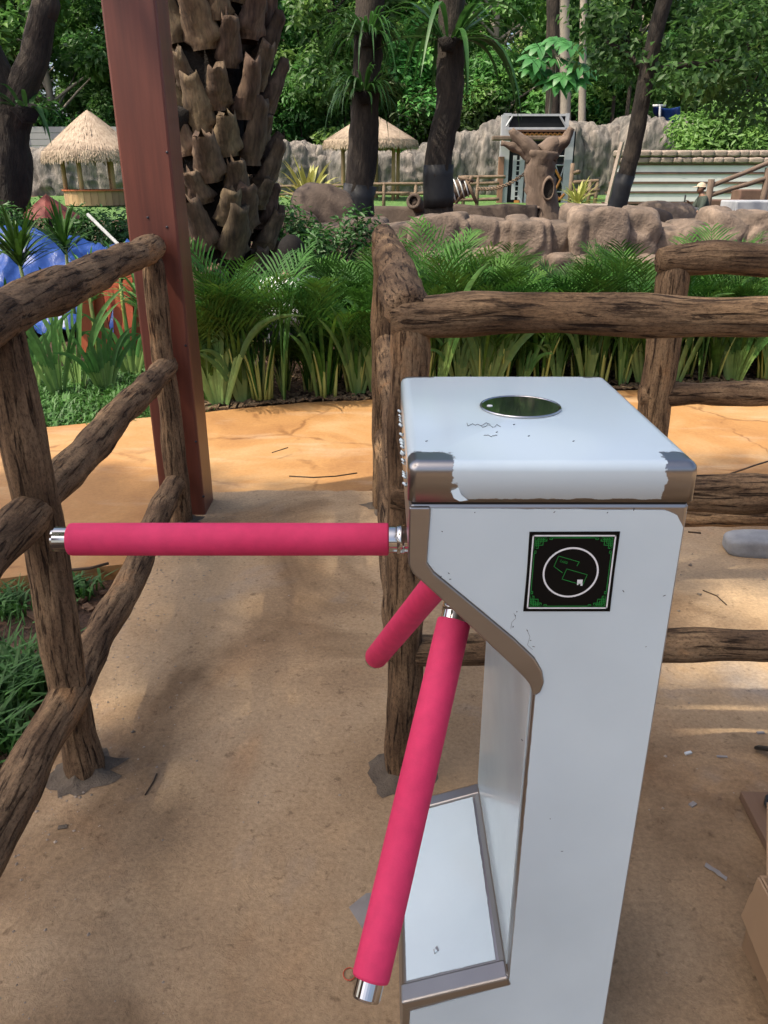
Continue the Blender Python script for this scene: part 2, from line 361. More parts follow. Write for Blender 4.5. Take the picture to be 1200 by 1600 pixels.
def slab(name, outline, z0, z1, m, wob=0.0, seed=0):
    pts = []
    for i, p in enumerate(outline):
        q = outline[(i + 1) % len(outline)]; d = math.hypot(q[0] - p[0], q[1] - p[1]); n = max(1, int(d / .05)) if wob and d < 12 else 1
        for k in range(n):
            x = p[0] + (q[0] - p[0]) * k / n; y = p[1] + (q[1] - p[1]) * k / n
            o = wob * (noise.noise(Vector((x * 4, y * 4, seed))) + .7 * noise.noise(Vector((x * 17, y * 17, seed)))) if wob else 0
            pts.append((x + o * .5, y + o))
    mb = MB(); mb.prism(list(reversed(pts)), lambda u, v, d: (u, v, d), z1, z0)
    o = solo(name, mb, m, kind='structure', smooth=False); return o
slab('concrete_floor', [(-.74, -3), (6, -3), (6, 2.95), (1.2, 2.9), (.2, 3.17), (-.55, 3.19), (-.95, 3.14), (-.862, 2.5), (-.824, 1.82), (-.80, 1.43)], -.10, 0, 'concrete', .02, 3)
slab('orange_path', [(-12, 1.7), (-1.6, 2.35), (-.7, 2.62), (6, 2.4), (9, 2.4), (9, 6.2), (5, 5.5), (1.9, 5.12), (.6, 4.93), (-.5, 4.77), (-1.2, 4.50), (-1.95, 4.22), (-4, 3.5), (-12, 1.9)][:14], -.11, -.035, 'ochre_path', .012, 8)

# ================================================================== TURNSTILE
XL, XR, YF, YB = .0256, .3055, .7276, 1.091
ts = thing('turnstile', 'white film-covered steel tripod turnstile with pink padded arms in the foreground', 'turnstile', (.1655, .909, 0))
prof = [(XL, 0), (XR, 0), (XR, .950), (XL, .950), (XL, .885), (.030, .876), (.150, .751), (.163, .737), (.1665, .725), (.1665, .268), (.158, .259), (.030, .214), (XL, .206)]
mb = MB().prism(list(reversed(prof)), lambda u, v, d: (u, d, v), YF, YB)
cab = part('cabinet', mb, 'steel', ts, False); bevel(cab, .004, 2)
def ragged(pts, amp, seed, skip=()):
    out = []
    for i, p in enumerate(pts):
        q = pts[(i + 1) % len(pts)]
        if i in skip: out.append(p); continue
        d = math.hypot(q[0] - p[0], q[1] - p[1]); n = max(1, int(d / .004)); nx, ny = (q[1] - p[1]) / d, -(q[0] - p[0]) / d
        for k in range(n):
            t = k / n; x = p[0] + (q[0] - p[0]) * t; y = p[1] + (q[1] - p[1]) * t
            o = amp * (noise.noise(Vector((x * 60 + seed, y * 60, seed))) + .6 * noise.noise(Vector((x * 210 + seed, y * 210, seed)))) * min(1, 4 * t, 4 * (1 - t))
            out.append((x + nx * o, y + ny * o))
    return out
# front film: leaves a bare steel band on the left of the head and down the slope
ff = [(XR - .003, .0), (XR - .003, .925), (XR - .011, .938), (XR - .024, .9435), (.0468, .9455), (.0445, .886), (.052, .875), (.082, .848), (.140, .795), (.164, .770), (.1735, .752), (.1765, .738), (.1735, .725), (.1685, .72), (.1682, .262), (.150, .243), (.036, .196), (.031, .0)]
mb = MB().prism(list(reversed(ragged(ff, .0006, 3, (0, 17)))), lambda u, v, d: (u, d, v), YF - .0012, YF + .0006)
front = part('front_film', mb, 'film', cab, False)
# curved steel cap that follows the slope and ends round at the waist
def strip_prism(inner, outer, y0, y1): return MB().prism(list(reversed(inner + outer[::-1])), lambda u, v, d: (u, d, v), y0, y1)
inn = [(.0462, .9475), (.0440, .886), (.0515, .874), (.0815, .847), (.1395, .794), (.1635, .769), (.1730, .752), (.1760, .738), (.173, .7255), (.1665, .721)]
out = [(XL - .0006, .9475), (XL - .0006, .884), (.030, .873), (.058, .845), (.112, .789), (.140, .760), (.1545, .744), (.160, .7365), (.1632, .729), (.1650, .722)]
bevel(part('slope_trim', strip_prism(out, inn, YF - .0035, YF + .02), 'steel', cab, False), .002, 2, 50)
# films on the flanks, column side and plinth top
mb = MB().box((XR - .0004, YF + .006, .004), (XR + .001, YB - .004, .946)); part('side_film', mb, 'film', cab, False)
mb = MB().box((.1653, YF + .010, .2705), (.1672, YB - .003, .724)); mb2 = MB()
mb2.prism(ragged([(YF + .012, .274), (YB - .004, .274), (YB - .004, .722), (YF + .012, .722)], .0008, 9), lambda u, v, d: (d, u, v), .1645, .1668)
part('column_film', mb2, 'film', cab, False)
sl = Vector((.158 - .030, 0, .259 - .214)).normalized()
def plinth(u, v, d): return (.030 + sl.x * u - sl.z * d, v, .214 + sl.z * u + sl.x * d)
Ls = math.hypot(.128, .045)
mb = MB().prism(ragged([(.002, YF + .030), (Ls - .004, YF + .030), (Ls - .004, YB - .024), (.002, YB - .024)], .001, 5), plinth, .0012, -.0008)
pf = part('plinth_film', mb, 'film', cab, False)
for ya, yb in ((YF - .0030, YF + .026), (YB - .022, YB + .0025)):
    mb = MB().prism([(-.006, ya), (Ls + .010, ya), (Ls + .010, yb), (-.006, yb)], plinth, .0042, -.012)
    bevel(part('plinth_trim', mb, 'steel', cab, False), .003, 2)
mb = MB().prism([(.045, YF + .06), (.052, YF + .064), (.050, YF + .072), (.044, YF + .067)], plinth, .0019, .0009); part('torn_patch', mb, 'steel', pf, False)
mb = MB().prism([(.046, YF + .061), (.050, YF + .0625), (.0465, YF + .068)], plinth, .0045, .0016); part('film_flap', mb, 'film', pf, False)
mb = MB()
for (x0, y0, x1, y1) in ((.005, YF + .035, .010, YF + .038),): pass
part('column_seam', MB().tube([(.1660, YF + .004, .270), (.1658, YB - .002, .270)], .0011, 6), 'mortar', cab)
part('front_seam', MB().tube([(.1672, YF + .006, .27), (.1672, YF + .006, .45), (.1672, YF + .006, .56), (.1670, YF + .006, .72)], [.0006, .001, .0012, .0005], 6, lump=.0006, seed=2), 'steel', cab)
# lid: bevelled box
def rounded_lid(x0, x1, y0, y1, z0, z1, rv, rt, nv=6, nt_=6):
    mb = MB(); rings = []
    def ring(ins, z):
        r = max(rv - ins * .4, .005); idx = []
        for cx, cy, a0 in ((x1 - ins - r, y0 + ins + r, -90), (x1 - ins - r, y1 - ins - r, 0), (x0 + ins + r, y1 - ins - r, 90), (x0 + ins + r, y0 + ins + r, 180)):
            for k in range(nv + 1):
                a = R(a0 + 90 * k / nv); idx.append(mb.vert((cx + r * math.cos(a), cy + r * math.sin(a), z)))
        return idx
    rings.append(ring(0.003, z0)); rings.append(ring(0, z0 + .001))
    for k in range(nt_ + 1):
        a = R(90 * k / nt_); rings.append(ring(rt * (1 - math.cos(a)), z1 - rt + rt * math.sin(a)))
    n = len(rings[0])
    for a, b in zip(rings, rings[1:]):
        for i in range(n): mb.face(a[i], a[(i + 1) % n], b[(i + 1) % n], b[i])
    mb.f.append(tuple(rings[-1])); mb.f.append(tuple(reversed(rings[0])))
    return mb
lid = part('lid', rounded_lid(XL - .002, XR + .004, YF - .003, YB + .003, .9520, .9945, .009, .0100), 'torn_film', ts)
part('lid_gap_shade', MB().box((XL + .002, YF + .002, .9495), (XR - .002, YB - .002, .953)), 'rubber', lid, False)  # black strip stands in for the shade in the gap under the lid
def torn_film():
    m = MATS['torn_film']; t = m.node_tree; N = t.nodes; L = t.links; b = N['Principled BSDF']; o = org(lid)
    tc = N.new('ShaderNodeTexCoord'); sep = N.new('ShaderNodeSeparateXYZ'); L.new(tc.outputs['Object'], sep.inputs[0])
    n = N.new('ShaderNodeTexNoise'); n.inputs['Scale'].default_value = 60; n.inputs['Detail'].default_value = 8; n.inputs['Roughness'].default_value = .7
    L.new(tc.outputs['Object'], n.inputs['Vector'])
    def M(op, a, b_, c=None):
        q = N.new('ShaderNodeMath'); q.operation = op
        for i, z in enumerate((a, b_, c)):
            if z is None: continue
            if isinstance(z, (int, float)): q.inputs[i].default_value = z
            else: L.new(z, q.inputs[i])
        return q.outputs[0]
    X, Y, Z = sep.outputs; wob = M('MULTIPLY_ADD', n.outputs['Fac'], .030, -.015)
    Xw = M('ADD', X, wob); Yw = M('ADD', Y, wob)
    lef = M('LESS_THAN', Xw, XL + .043 - o.x); rig = M('GREATER_THAN', Xw, XR - .028 - o.x)
    fr = M('LESS_THAN', Yw, YF + .030 - o.y); bk = M('GREATER_THAN', Yw, YB - .012 - o.y)
    sid = M('MAXIMUM', lef, rig); corner = M('MULTIPLY', sid, M('MAXIMUM', fr, bk))
    low = M('LESS_THAN', M('MULTIPLY_ADD', wob, .25, Z), .9565 - o.z); corner = M('MAXIMUM', corner, low)
    mx = N.new('ShaderNodeMix'); mx.data_type = 'RGBA'; L.new(corner, mx.inputs[0])
    mx.inputs[6].default_value = (.60, .70, .74, 1); mx.inputs[7].default_value = (.345, .33, .32, 1)
    L.new(mx.outputs[2], b.inputs['Base Color']); L.new(corner, b.inputs['Metallic'])
    mr = N.new('ShaderNodeMapRange'); mr.inputs[3].default_value = .15; mr.inputs[4].default_value = .3; L.new(corner, mr.inputs[0]); L.new(mr.outputs[0], b.inputs['Roughness'])
    bp = N.new('ShaderNodeBump'); bp.invert = True; bp.inputs['Strength'].default_value = .6; bp.inputs['Distance'].default_value = .0015
    L.new(corner, bp.inputs['Height']); L.new(bp.outputs[0], b.inputs['Normal'])
torn_film()
# torn flaps and rags of film
mb = MB(); mb.prism([(.066, .9655), (.0735, .968), (.0765, .9615), (.083, .9565), (.075, .9553), (.069, .9585)], lambda u, v, d: (u, YF - .003 - d - (.9655 - v) * .25, v), .0012, .0004)
part('film_flap', mb, 'film', lid, False)
mb = MB(); r3 = random.Random(8)
for i in range(46):
    if r3.random() < .42: continue
    y = YF + .03 + i * .0065 + r3.uniform(-.004, .004); z = .956 + .006 * noise.noise(Vector((i * .7, 3, 1))); r = .0006 + .0017 * r3.random() ** 2
    mb.tube([(XL - .0025, y, z), (XL - .0055, y + .003, z + .002), (XL - .003, y + .006, z)], r, 5)
part('film_rag', mb, 'film', lid)['kind'] = 'stuff'
# round window
def disc(mb, c, r, z0, z1, n=40):
    mb.prism([(c[0] + r * math.cos(2 * math.pi * i / n), c[1] + r * math.sin(2 * math.pi * i / n)) for i in range(n)], lambda u, v, d: (u, v, d), z1, z0); return mb
WC = (.1647, .925)
win = part('round_window', disc(MB(), WC, .0475, .990, .9965), 'dark_glass', lid, False); bevel(win, .0012, 2)
mb = MB(); mb.tube([(WC[0] + .0475 * math.cos(a), WC[1] + .0475 * math.sin(a), .9958) for a in [2 * math.pi * i / 48 for i in range(49)]], .0016, 6, cap=False); part('window_rim', mb, 'chrome', win)
part('sensor_dot', disc(MB(), (WC[0] - .037, WC[1]), .0035, .9964, .9972, 16), 'decal_white', win, False)
# pen scribbles and nicks on the film
r2 = random.Random(2)
def scrib(x, y, s):
    p = []
    for k in range(9): p.append((x + s * (k * .0032 + r2.uniform(-.002, .002)), y + s * r2.uniform(-.007, .007), .9950))
    part('pen_mark', MB().tube(p, .0003, 4), 'ink', lid)
pp = gp(728, 664, .9945); scrib(pp.x, pp.y, 1.0); pp = gp(752, 666, .9945); scrib(pp.x, pp.y, .8); pp = gp(755, 682, .9945); scrib(pp.x, pp.y, .6)
for (x, y) in ((802, 664), (825, 682), (775, 676), (752, 629), (665, 690), (895, 690)):
    pp = gp(x, y, .9945); part('pen_mark', MB().tube([(pp.x, pp.y, .9948), (pp.x + .002, pp.y + .002, .9948)], .0005, 5), 'ink', lid)
mb = MB()
for (x, y) in ((975, 925), (700, 895), (1040, 930), (802, 978), (805, 963), (808, 955), (823, 985), (828, 1000), (832, 1010), (705, 905), (690, 900), (860, 1280), (880, 1330), (1010, 1010), (815, 1155), (690, 830), (742, 800), (950, 800), (990, 798), (865, 801)):
    p = at(x, y, YF - .0012); a = r2.uniform(0, 6.3); l = r2.uniform(.001, .003)
    mb.tube([(p.x, p.y, p.z), (p.x + l * math.cos(a), p.y, p.z + l * math.sin(a))], .0004, 4)
for x, y in ((802, 965),):
    q = [at(803, 958, YF - .0012), at(806, 966, YF - .0012), at(800, 972, YF - .0012), at(798, 982, YF - .0012)]; mb.tube(q, .00016, 4)
    q = [at(823, 983, YF - .0012), at(828, 995, YF - .0012), at(824, 1008, YF - .0012), at(832, 1015, YF - .0012)]; mb.tube(q, .00016, 4)
part('film_nicks', mb, 'ink', front)['kind'] = 'stuff'
# card reader sticker
D = [at(826, 830, YF), at(968, 828, YF), at(953, 953, YF), at(818, 954, YF)]
dx0, dx1 = (D[0].x + D[3].x) / 2, (D[1].x + D[2].x) / 2; dz1, dz0 = D[0].z, D[3].z; S = (dx1 - dx0); SZ = dz1 - dz0
def dc(u, v, d): return (dx0 + S * u, YF - .0012 - d, dz0 + SZ * v)
def rect(mb, u0, v0, u1, v1, d0, d1): mb.prism([(u0, v0), (u0, v1), (u1, v1), (u1, v0)], dc, d1, d0)
def dline(mb, pts, wd, d0, d1, closed=False):
    n = len(pts)
    for i in range(n if closed else n - 1):
        a, b = Vector(pts[i]), Vector(pts[(i + 1) % n]); t = (b - a).normalized() * wd * .5; q = Vector((-t.y, t.x))
        mb.prism([tuple(a - t + q), tuple(b + t + q), tuple(b + t - q), tuple(a - t - q)], dc, d1, d0)
mb = MB(); mb.prism([(0, 0), (0.006, .5), (0, 1), (1, 1.004), (.994, .5), (1.0, 0)], dc, .0006, 0)
st = part('card_sticker', mb, 'decal_black', ts, False); st['label'] = 'square black card reader sticker with white ring and green corner fretwork'
mb = MB(); dline(mb, [(.045, .045), (.045, .955), (.955, .955), (.955, .045)], .016, .0006, .0009, True)
nc = 48
for i in range(nc):
    a0, a1 = 2 * math.pi * i / nc, 2 * math.pi * (i + 1) / nc
    mb.prism([(.5 + r * math.cos(a), .5 + r * math.sin(a)) for r, a in ((.315, a0), (.295, a0), (.295, a1), (.315, a1))], dc, .0009, .0006)
for u0, v0, u1, v1 in ((.585, .36, .645, .41), (.585, .345, .602, .365), (.625, .335, .648, .365)): rect(mb, u0, v0, u1, v1, .0006, .0010)
part('white_print', mb, 'decal_white', st, False)
mb = MB(); gw = .007
dline(mb, [(.07, .2), (.07, .8)], gw, .0006, .0009); dline(mb, [(.93, .2), (.93, .8)], gw, .0006, .0009); dline(mb, [(.2, .07), (.8, .07)], gw, .0006, .0009); dline(mb, [(.2, .93), (.8, .93)], gw, .0006, .0009)
fret = [[(0, 0), (.16, 0)], [(0, 0), (0, .16)], [(.04, 0), (.04, .09), (.09, .09), (.09, .04), (0, .04)], [(.09, 0), (.09, .04), (.13, .04), (.13, .02)], [(0, .09), (.04, .09), (.04, .13), (.02, .13)], [(.065, 0), (.065, .065), (0, .065)], [(.16, 0), (.16, .02), (.19, .02), (.19, 0)], [(0, .16), (.02, .16), (.02, .19), (0, .19)], [(.02, .02), (.11, .02)], [(.02, .02), (.02, .11)]]
for fx in (0, 1):
    for fy in (0, 1):
        for ln in fret:
            dline(mb, [((.07 + a) if not fx else (.93 - a), (.07 + b) if not fy else (.93 - b)) for a, b in ln], gw, .0006, .0009)
def card(cx, cy, w_, h_, an, miss=None):
    ca, sa = math.cos(an), math.sin(an); return [(cx + a * ca - b * sa, cy + a * sa + b * ca) for a, b in ((-w_, -h_), (-w_, h_), (w_, h_), (w_, -h_))]
q = card(.445, .605, .125, .068, -.30); dline(mb, [q[0], q[1], q[2], (.563, .585)], .0055, .0006, .0009); dline(mb, [q[0], (.405, .50)], .0055, .0006, .0009)
dline(mb, card(.55, .445, .125, .068, -.30), .0055, .0006, .0009, True)
# the word CARD, drawn in strokes
def glyph(sx, sy, sz, strokes):
    ca, sa = math.cos(-.30), math.sin(-.30)
    for s_ in strokes: dline(mb, [(sx + (a * ca - b * sa) * sz, sy + (a * sa + b * ca) * sz) for a, b in s_], .0035, .0006, .0009)
gl = [[[(.6, .2), (.4, 0), (.1, 0), (0, .2), (0, .8), (.1, 1), (.4, 1), (.6, .8)]], [[(0, 0), (.3, 1), (.6, 0)], [(.12, .4), (.48, .4)]], [[(0, 0), (0, 1), (.5, 1), (.6, .8), (.5, .5), (0, .5)], [(.3, .5), (.6, 0)]], [[(0, 0), (0, 1), (.4, 1), (.6, .8), (.6, .2), (.4, 0), (0, 0)]]]
for i, g in enumerate(gl): glyph(.368 + i * .022, .635 - i * .0068, .024, g)
part('green_print', mb, 'decal_green', st, False)
# hub and the three arms
HP = Vector((.11, .88, .84)); ax = Vector((-1, 0, -1)).normalized(); pv = Vector((-1, 0, 1)).normalized(); qv = ax.cross(pv)
hub = part('hub', MB().tube([HP - ax * .03, HP + ax * .022, HP + ax * .03, HP + ax * .034], [.062, .062, .056, .03], 32), 'chrome', ts)
for k, a in enumerate((0, 120, 240)):
    d = ax * math.cos(R(45)) + (pv * math.cos(R(a)) + qv * math.sin(R(a))) * math.sin(R(45))
    arm = part('arm', MB().tube([HP + d * .02, HP + d * .1, HP + d * .497], .0165, 24), 'chrome', ts)
    part('foam_sleeve', MB().tube([HP + d * s_ for s_ in (.1040, .1045, .1065, .25, .40, .493, .4965, .497)], [.0165, .0195, .0202, .0203, .0203, .0202, .0195, .0165], 40, lump=.0004, seed=k * 3.1), 'foam', arm)
    part('end_cap', MB().tube([HP + d * s_ for s_ in (.4965, .514, .5165, .5172)], [.0152, .0152, .0146, .0132], 36), 'chrome', arm, False)
    part('collar', MB().tube([HP + d * s_ for s_ in (.085, .0852, .094, .0942)], [.0168, .0178, .0178, .0168], 28), 'chrome', arm)

# ================================================================== RUSTIC FENCES (cast logs)
def logtube(mb, a, b, r, seed, bend=.012, seg=36, r1=None):
    a, b = Vector(a), Vector(b); ln = (b - a).length; n = max(8, int(ln / .022)); r1 = r1 or r; pts = []; rad = []
    for i in range(n + 1):
        t = i / n; p = a.lerp(b, t)
        e = math.sin(math.pi * t)
        p = p + Vector((noise.noise(Vector((t * ln * 2.2, seed, 1))), noise.noise(Vector((t * ln * 2.2, seed, 7))), noise.noise(Vector((t * ln * 2.2, seed, 13))))) * bend * .7 * min(1, e * 3)
        pts.append(p); rr = r + (r1 - r) * t
        rr *= 1 + .10 * noise.noise(Vector((t * ln * 4, seed, 3))) + .07 * noise.noise(Vector((t * ln * 11, seed, 5)))
        if i == 0 or i == n: rr *= .72
        elif i == 1 or i == n - 1: rr *= .93
        rad.append(rr)
    mb.tube(pts, rad, seg, lump=.007, fine=.0026, seed=seed); return mb
def mortar_base(par, x, y, seed, r=.075):
    mb = MB(); n = 30; top = []
    for j, (k, z) in enumerate(((1.0, .001), (.82, .005), (.66, .011), (.48, .022))):
        for i in range(n):
            a = 2 * math.pi * i / n; q = r * k * (1 + .5 * noise.noise(Vector((math.cos(a) * 2 + seed, math.sin(a) * 2, k))) + .25 * noise.noise(Vector((math.cos(a) * 6, math.sin(a) * 6 + seed, k))))
            mb.vert((x + q * math.cos(a), y + q * math.sin(a), z + (.006 * noise.noise(Vector((a * 3, seed, z * 50))) if j else 0)))
    for j in range(3):
        for i in range(n): mb.face(j * n + i, j * n + (i + 1) % n, (j + 1) * n + (i + 1) % n, (j + 1) * n + i)
    mb.f.append(tuple(3 * n + i for i in range(n))); part('mortar_footing', mb, 'mortar', par)
# left fence
lf = thing('log_fence', 'brown cast-log fence along the left edge of the lane, up to the red post', 'fence', (-.69, 1.43, 0))
FL = [(-.60, -.15), (-.685, 1.43), (-.797, 2.84)]
def lfp(i, z): return Vector((FL[i][0], FL[i][1], z))
for i in range(3):
    part('post', logtube(MB(), lfp(i, -.03), lfp(i, 1.03 if i < 2 else 1.0),   .043 if i < 2 else .042, 3.3 + i * 2.1, .014, r1=.040), 'log', lf)
    mortar_base(lf, FL[i][0], FL[i][1], i * 4.4, .082)
for zs, rr in (((1.03, 1.025, 1.03), .046), ((.655, .655, .615), .040), ((.245, .215, .17), .041)):
    for i in range(2):
        a, b = lfp(i, zs[i]), lfp(i + 1, zs[i + 1]); d = (b - a).normalized()
        part('rail', logtube(MB(), a - d * .045, b + d * (.06 if i else .02), rr, zs[i] * 9 + i * 3.7, .018), 'log', lf)
# centre fence: turns the corner behind the turnstile
cf = thing('log_fence', 'L-shaped cast-log fence behind the turnstile, its corner post beside the white cabinet', 'fence', (.035, 1.42, 0))
C1, C2, C3 = (.042, 1.42), (.0, 3.0), (1.55, 1.44)
for p, h, r in ((C1, 1.02, .037), (C2, 1.05, .05), (C3, 1.03, .046)):
    part('post', logtube(MB(), (p[0], p[1], -.03), (p[0] + .004, p[1], h), r, p[0] * 3 + p[1] * 5, .010, r1=r * .92), 'log', cf); mortar_base(cf, p[0], p[1], p[1] * 7, .078)
for z, r in ((1.035, .042), (.66, .036), (.30, .036)):
    part('rail', logtube(MB(), (C1[0], C1[1] - .02, z), (C2[0], C2[1] + .05, z + .02), r, z * 5 + 1, .012), 'log', cf)
for z, r in ((1.022, .0375), (.685, .035), (.327, .033)):
    part('rail', logtube(MB(), (C1[0] - .03, C1[1], z), (C3[0] + .05, C3[1], z + .004), r, z * 7 + 4, .016), 'log', cf)
# right fence, further back
rf = thing('log_fence', 'cast-log fence further back on the right, above the orange path', 'fence', (.82, 2.33, 0))
for x, sd_ in ((.825, 2.0), (2.35, 4.0)):
    part('post', logtube(MB(), (x, 2.33, -.03), (x, 2.33, 1.03), .052, sd_, .012, r1=.047), 'log', rf); mortar_base(rf, x, 2.33, sd_, .08)
for z, r in ((1.035, .043), (.645, .036), (.245, .034)):
    part('rail', logtube(MB(), (.775, 2.33, z), (2.42, 2.33, z + .012), r, z * 6 + 8, .018), 'log', rf)

# red timber post
rp = thing('timber_post', 'tall square red-brown timber post of the shelter beside the left fence', 'post', (-.808, 3.0, 0))
px0, px1, py0, py1 = -.895, -.720, 2.915, 3.085
bevel(part('shaft', MB().box((px0, py0, -.03), (px1, py1, 3.1)), 'red_wood', rp, False), .008, 2)
mb = MB()
for (x, y) in ((261, 238), (231, 340), (261, 355), (290, 540), (306, 690), (318, 776)):
    p = at(x, y, py0); mb.tube([(p.x, py0 - .0015, p.z), (p.x, py0 + .004, p.z)], .0045, 10)
part('nail_holes', mb, 'ink', rp)['kind'] = 'stuff'

# ================================================================== PLANTS
def ribbon(mb, pts, wid, nrm=Vector((0, 0, 1)), fold=.3):
    # folded strap: three verts across
    n = len(pts); b = len(mb.v)
    for i, p in enumerate(pts):
        d = (pts[min(i + 1, n - 1)] - pts[max(i - 1, 0)]).normalized(); s_ = d.cross(nrm)
        s_ = s_.normalized() if s_.length > 1e-4 else Vector((1, 0, 0)); u = s_.cross(d); w_ = wid[i] * .5
        mb.vert(p - s_ * w_ + u * w_ * fold); mb.vert(p); mb.vert(p + s_ * w_ + u * w_ * fold)
    for i in range(n - 1):
        for k in (0, 1): mb.face(b + i * 3 + k, b + i * 3 + k + 1, b + i * 3 + 3 + k + 1, b + i * 3 + 3 + k)
def frond(mb, base, dirv, L, droop, nl, ll, rg, lw=.016):
    up = Vector((0, 0, 1)); d = dirv.normalized(); h = Vector((d.x, d.y, 0)); h = h.normalized() if h.length > 1e-3 else Vector((1, 0, 0))
    p1 = base + d * L * .6; p2 = base + d * L * .75 + h * L * .35 - up * L * droop
    rach = bez(base, p1, p2, 9); mb.tube(rach, [.0045 - .0003 * i for i in range(9)], 4, cap=False)
    for i in range(nl):
        t = .22 + .78 * i / (nl - 1); f_ = t * 8; k = min(7, int(f_)); p = rach[k].lerp(rach[k + 1], f_ - k); tn = (rach[k + 1] - rach[k]).normalized()
        side = tn.cross(up).normalized(); nrm = side.cross(tn)
        l = ll * (math.sin(math.pi * min(1, .25 + t * .72)) * .8 + .25) * rg.uniform(.85, 1.1)
        for s_ in (-1, 1):
            ld = (side * s_ * .75 + tn * (.65 + .5 * t) + nrm * rg.uniform(.1, .4)).normalized()
            q1 = p + ld * l * .55; q2 = p + ld * l * .95 - up * l * rg.uniform(.12, .3)
            ribbon(mb, bez(p, q1, q2, 4), [lw * .5, lw, lw * .8, .001], nrm, .25)
def palm_clump(seed, hgt=.85, strap=False):
    rg = random.Random(seed); st_, lf_ = MB(), MB(); ns = rg.randint(8, 11)
    for i in range(ns):
        a = rg.uniform(0, 2 * math.pi); r = rg.uniform(.01, .07); b = Vector((r * math.cos(a), r * math.sin(a), -.02))
        lean = Vector((math.cos(a), math.sin(a), 0)) * rg.uniform(.03, .22); hs = rg.uniform(.20, .40) * hgt
        top = b + Vector((0, 0, hs)) + lean * hs * 1.6
        st_.tube(bez(b, b + Vector((0, 0, hs * .5)) + lean * .15, top, 5), [.013, .012, .010, .007, .005], 6)
        d = (top - b).normalized() + lean * .8
        for q in range(rg.randint(1, 3)):
            dd = d + Vector((rg.uniform(-.35, .35), rg.uniform(-.35, .35), rg.uniform(.3, 1.2)))
            frond(lf_, top - Vector((0, 0, .02)), dd, rg.uniform(.42, .64) * hgt, rg.uniform(-.2, .15), rg.randint(12, 15), rg.uniform(.22, .32) * hgt, rg, .012)
    for i in range(rg.randint(14, 20)):
        a = rg.uniform(0, 6.28); h = Vector((math.cos(a), math.sin(a), 0)); l = rg.uniform(.45, .85) * hgt; b = h * .04
        ribbon(lf_, bez(b, b + Vector((0, 0, l * .7)) + h * l * .15, b + Vector((0, 0, l * rg.uniform(.55, .95))) + h * l * rg.uniform(.15, .5), 7), [.018, .023, .027, .027, .022, .013, .002], h.cross(Vector((0, 0, 1))).cross(Vector((0, 0, 1))) + Vector((0, 0, .3)))
    return st_.mesh('stem_mesh'), lf_.mesh('leaf_mesh')
def strap_clump(seed, hgt=.5):
    rg = random.Random(seed); st_, lf_ = MB(), MB(); a0 = rg.uniform(0, 3)
    n = rg.randint(8, 12)
    for i in range(n):
        f_ = (i / (n - 1) - .5) * 2; a = a0 + rg.uniform(-.5, .5); h = Vector((math.cos(a), math.sin(a), 0)) * f_; l = hgt * rg.uniform(.75, 1.1)
        b = h * .04; m_ = b + Vector((0, 0, l * .42)) + h * l * .16
        nr = Vector((-math.sin(a), math.cos(a), .15))
        ribbon(st_, bez(b, b.lerp(m_, .5) + Vector((0, 0, .02)), m_, 4), [.020, .024, .026, .027], nr, .35)
        ribbon(lf_, bez(m_ - Vector((0, 0, .01)), m_ + Vector((0, 0, l * .38)) + h * l * .15, m_ + Vector((0, 0, l * rg.uniform(.3, .7))) + h * l * rg.uniform(.3, .65), 8), [.027, .031, .032, .031, .027, .021, .013, .002], nr, .3)
    return st_.mesh('stem_mesh'), lf_.mesh('leaf_mesh')
PV = [palm_clump(100 + i, (.95, 1.02, 1.12, .98, 1.2)[i]) for i in range(5)]
SV = [strap_clump(200 + i, (.50, .58, .45, .62)[i]) for i in range(4)]
def plant(name, var, loc, label, group, cat='plant', sc_=1.0, rz=None, lm='palm_leaf', sm='palm_stem', rg=random.Random(77)):
    o = thing(name, label, cat, loc, group, rg.uniform(0, 6.28) if rz is None else rz); o.scale = (sc_,) * 3
    link('stem', var[0], sm, o); link('foliage', var[1], lm, o); return o
rg = random.Random(12)
def path_far(x):
    xs = (-12, -4, -1.95, -1.2, -.5, .6, 1.9, 5, 9); ys = (1.9, 3.5, 4.22, 4.5, 4.77, 4.93, 5.12, 5.5, 6.2)
    for i in range(8):
        if x <= xs[i + 1]: return ys[i] + (ys[i + 1] - ys[i]) * (x - xs[i]) / (xs[i + 1] - xs[i])
    return 6
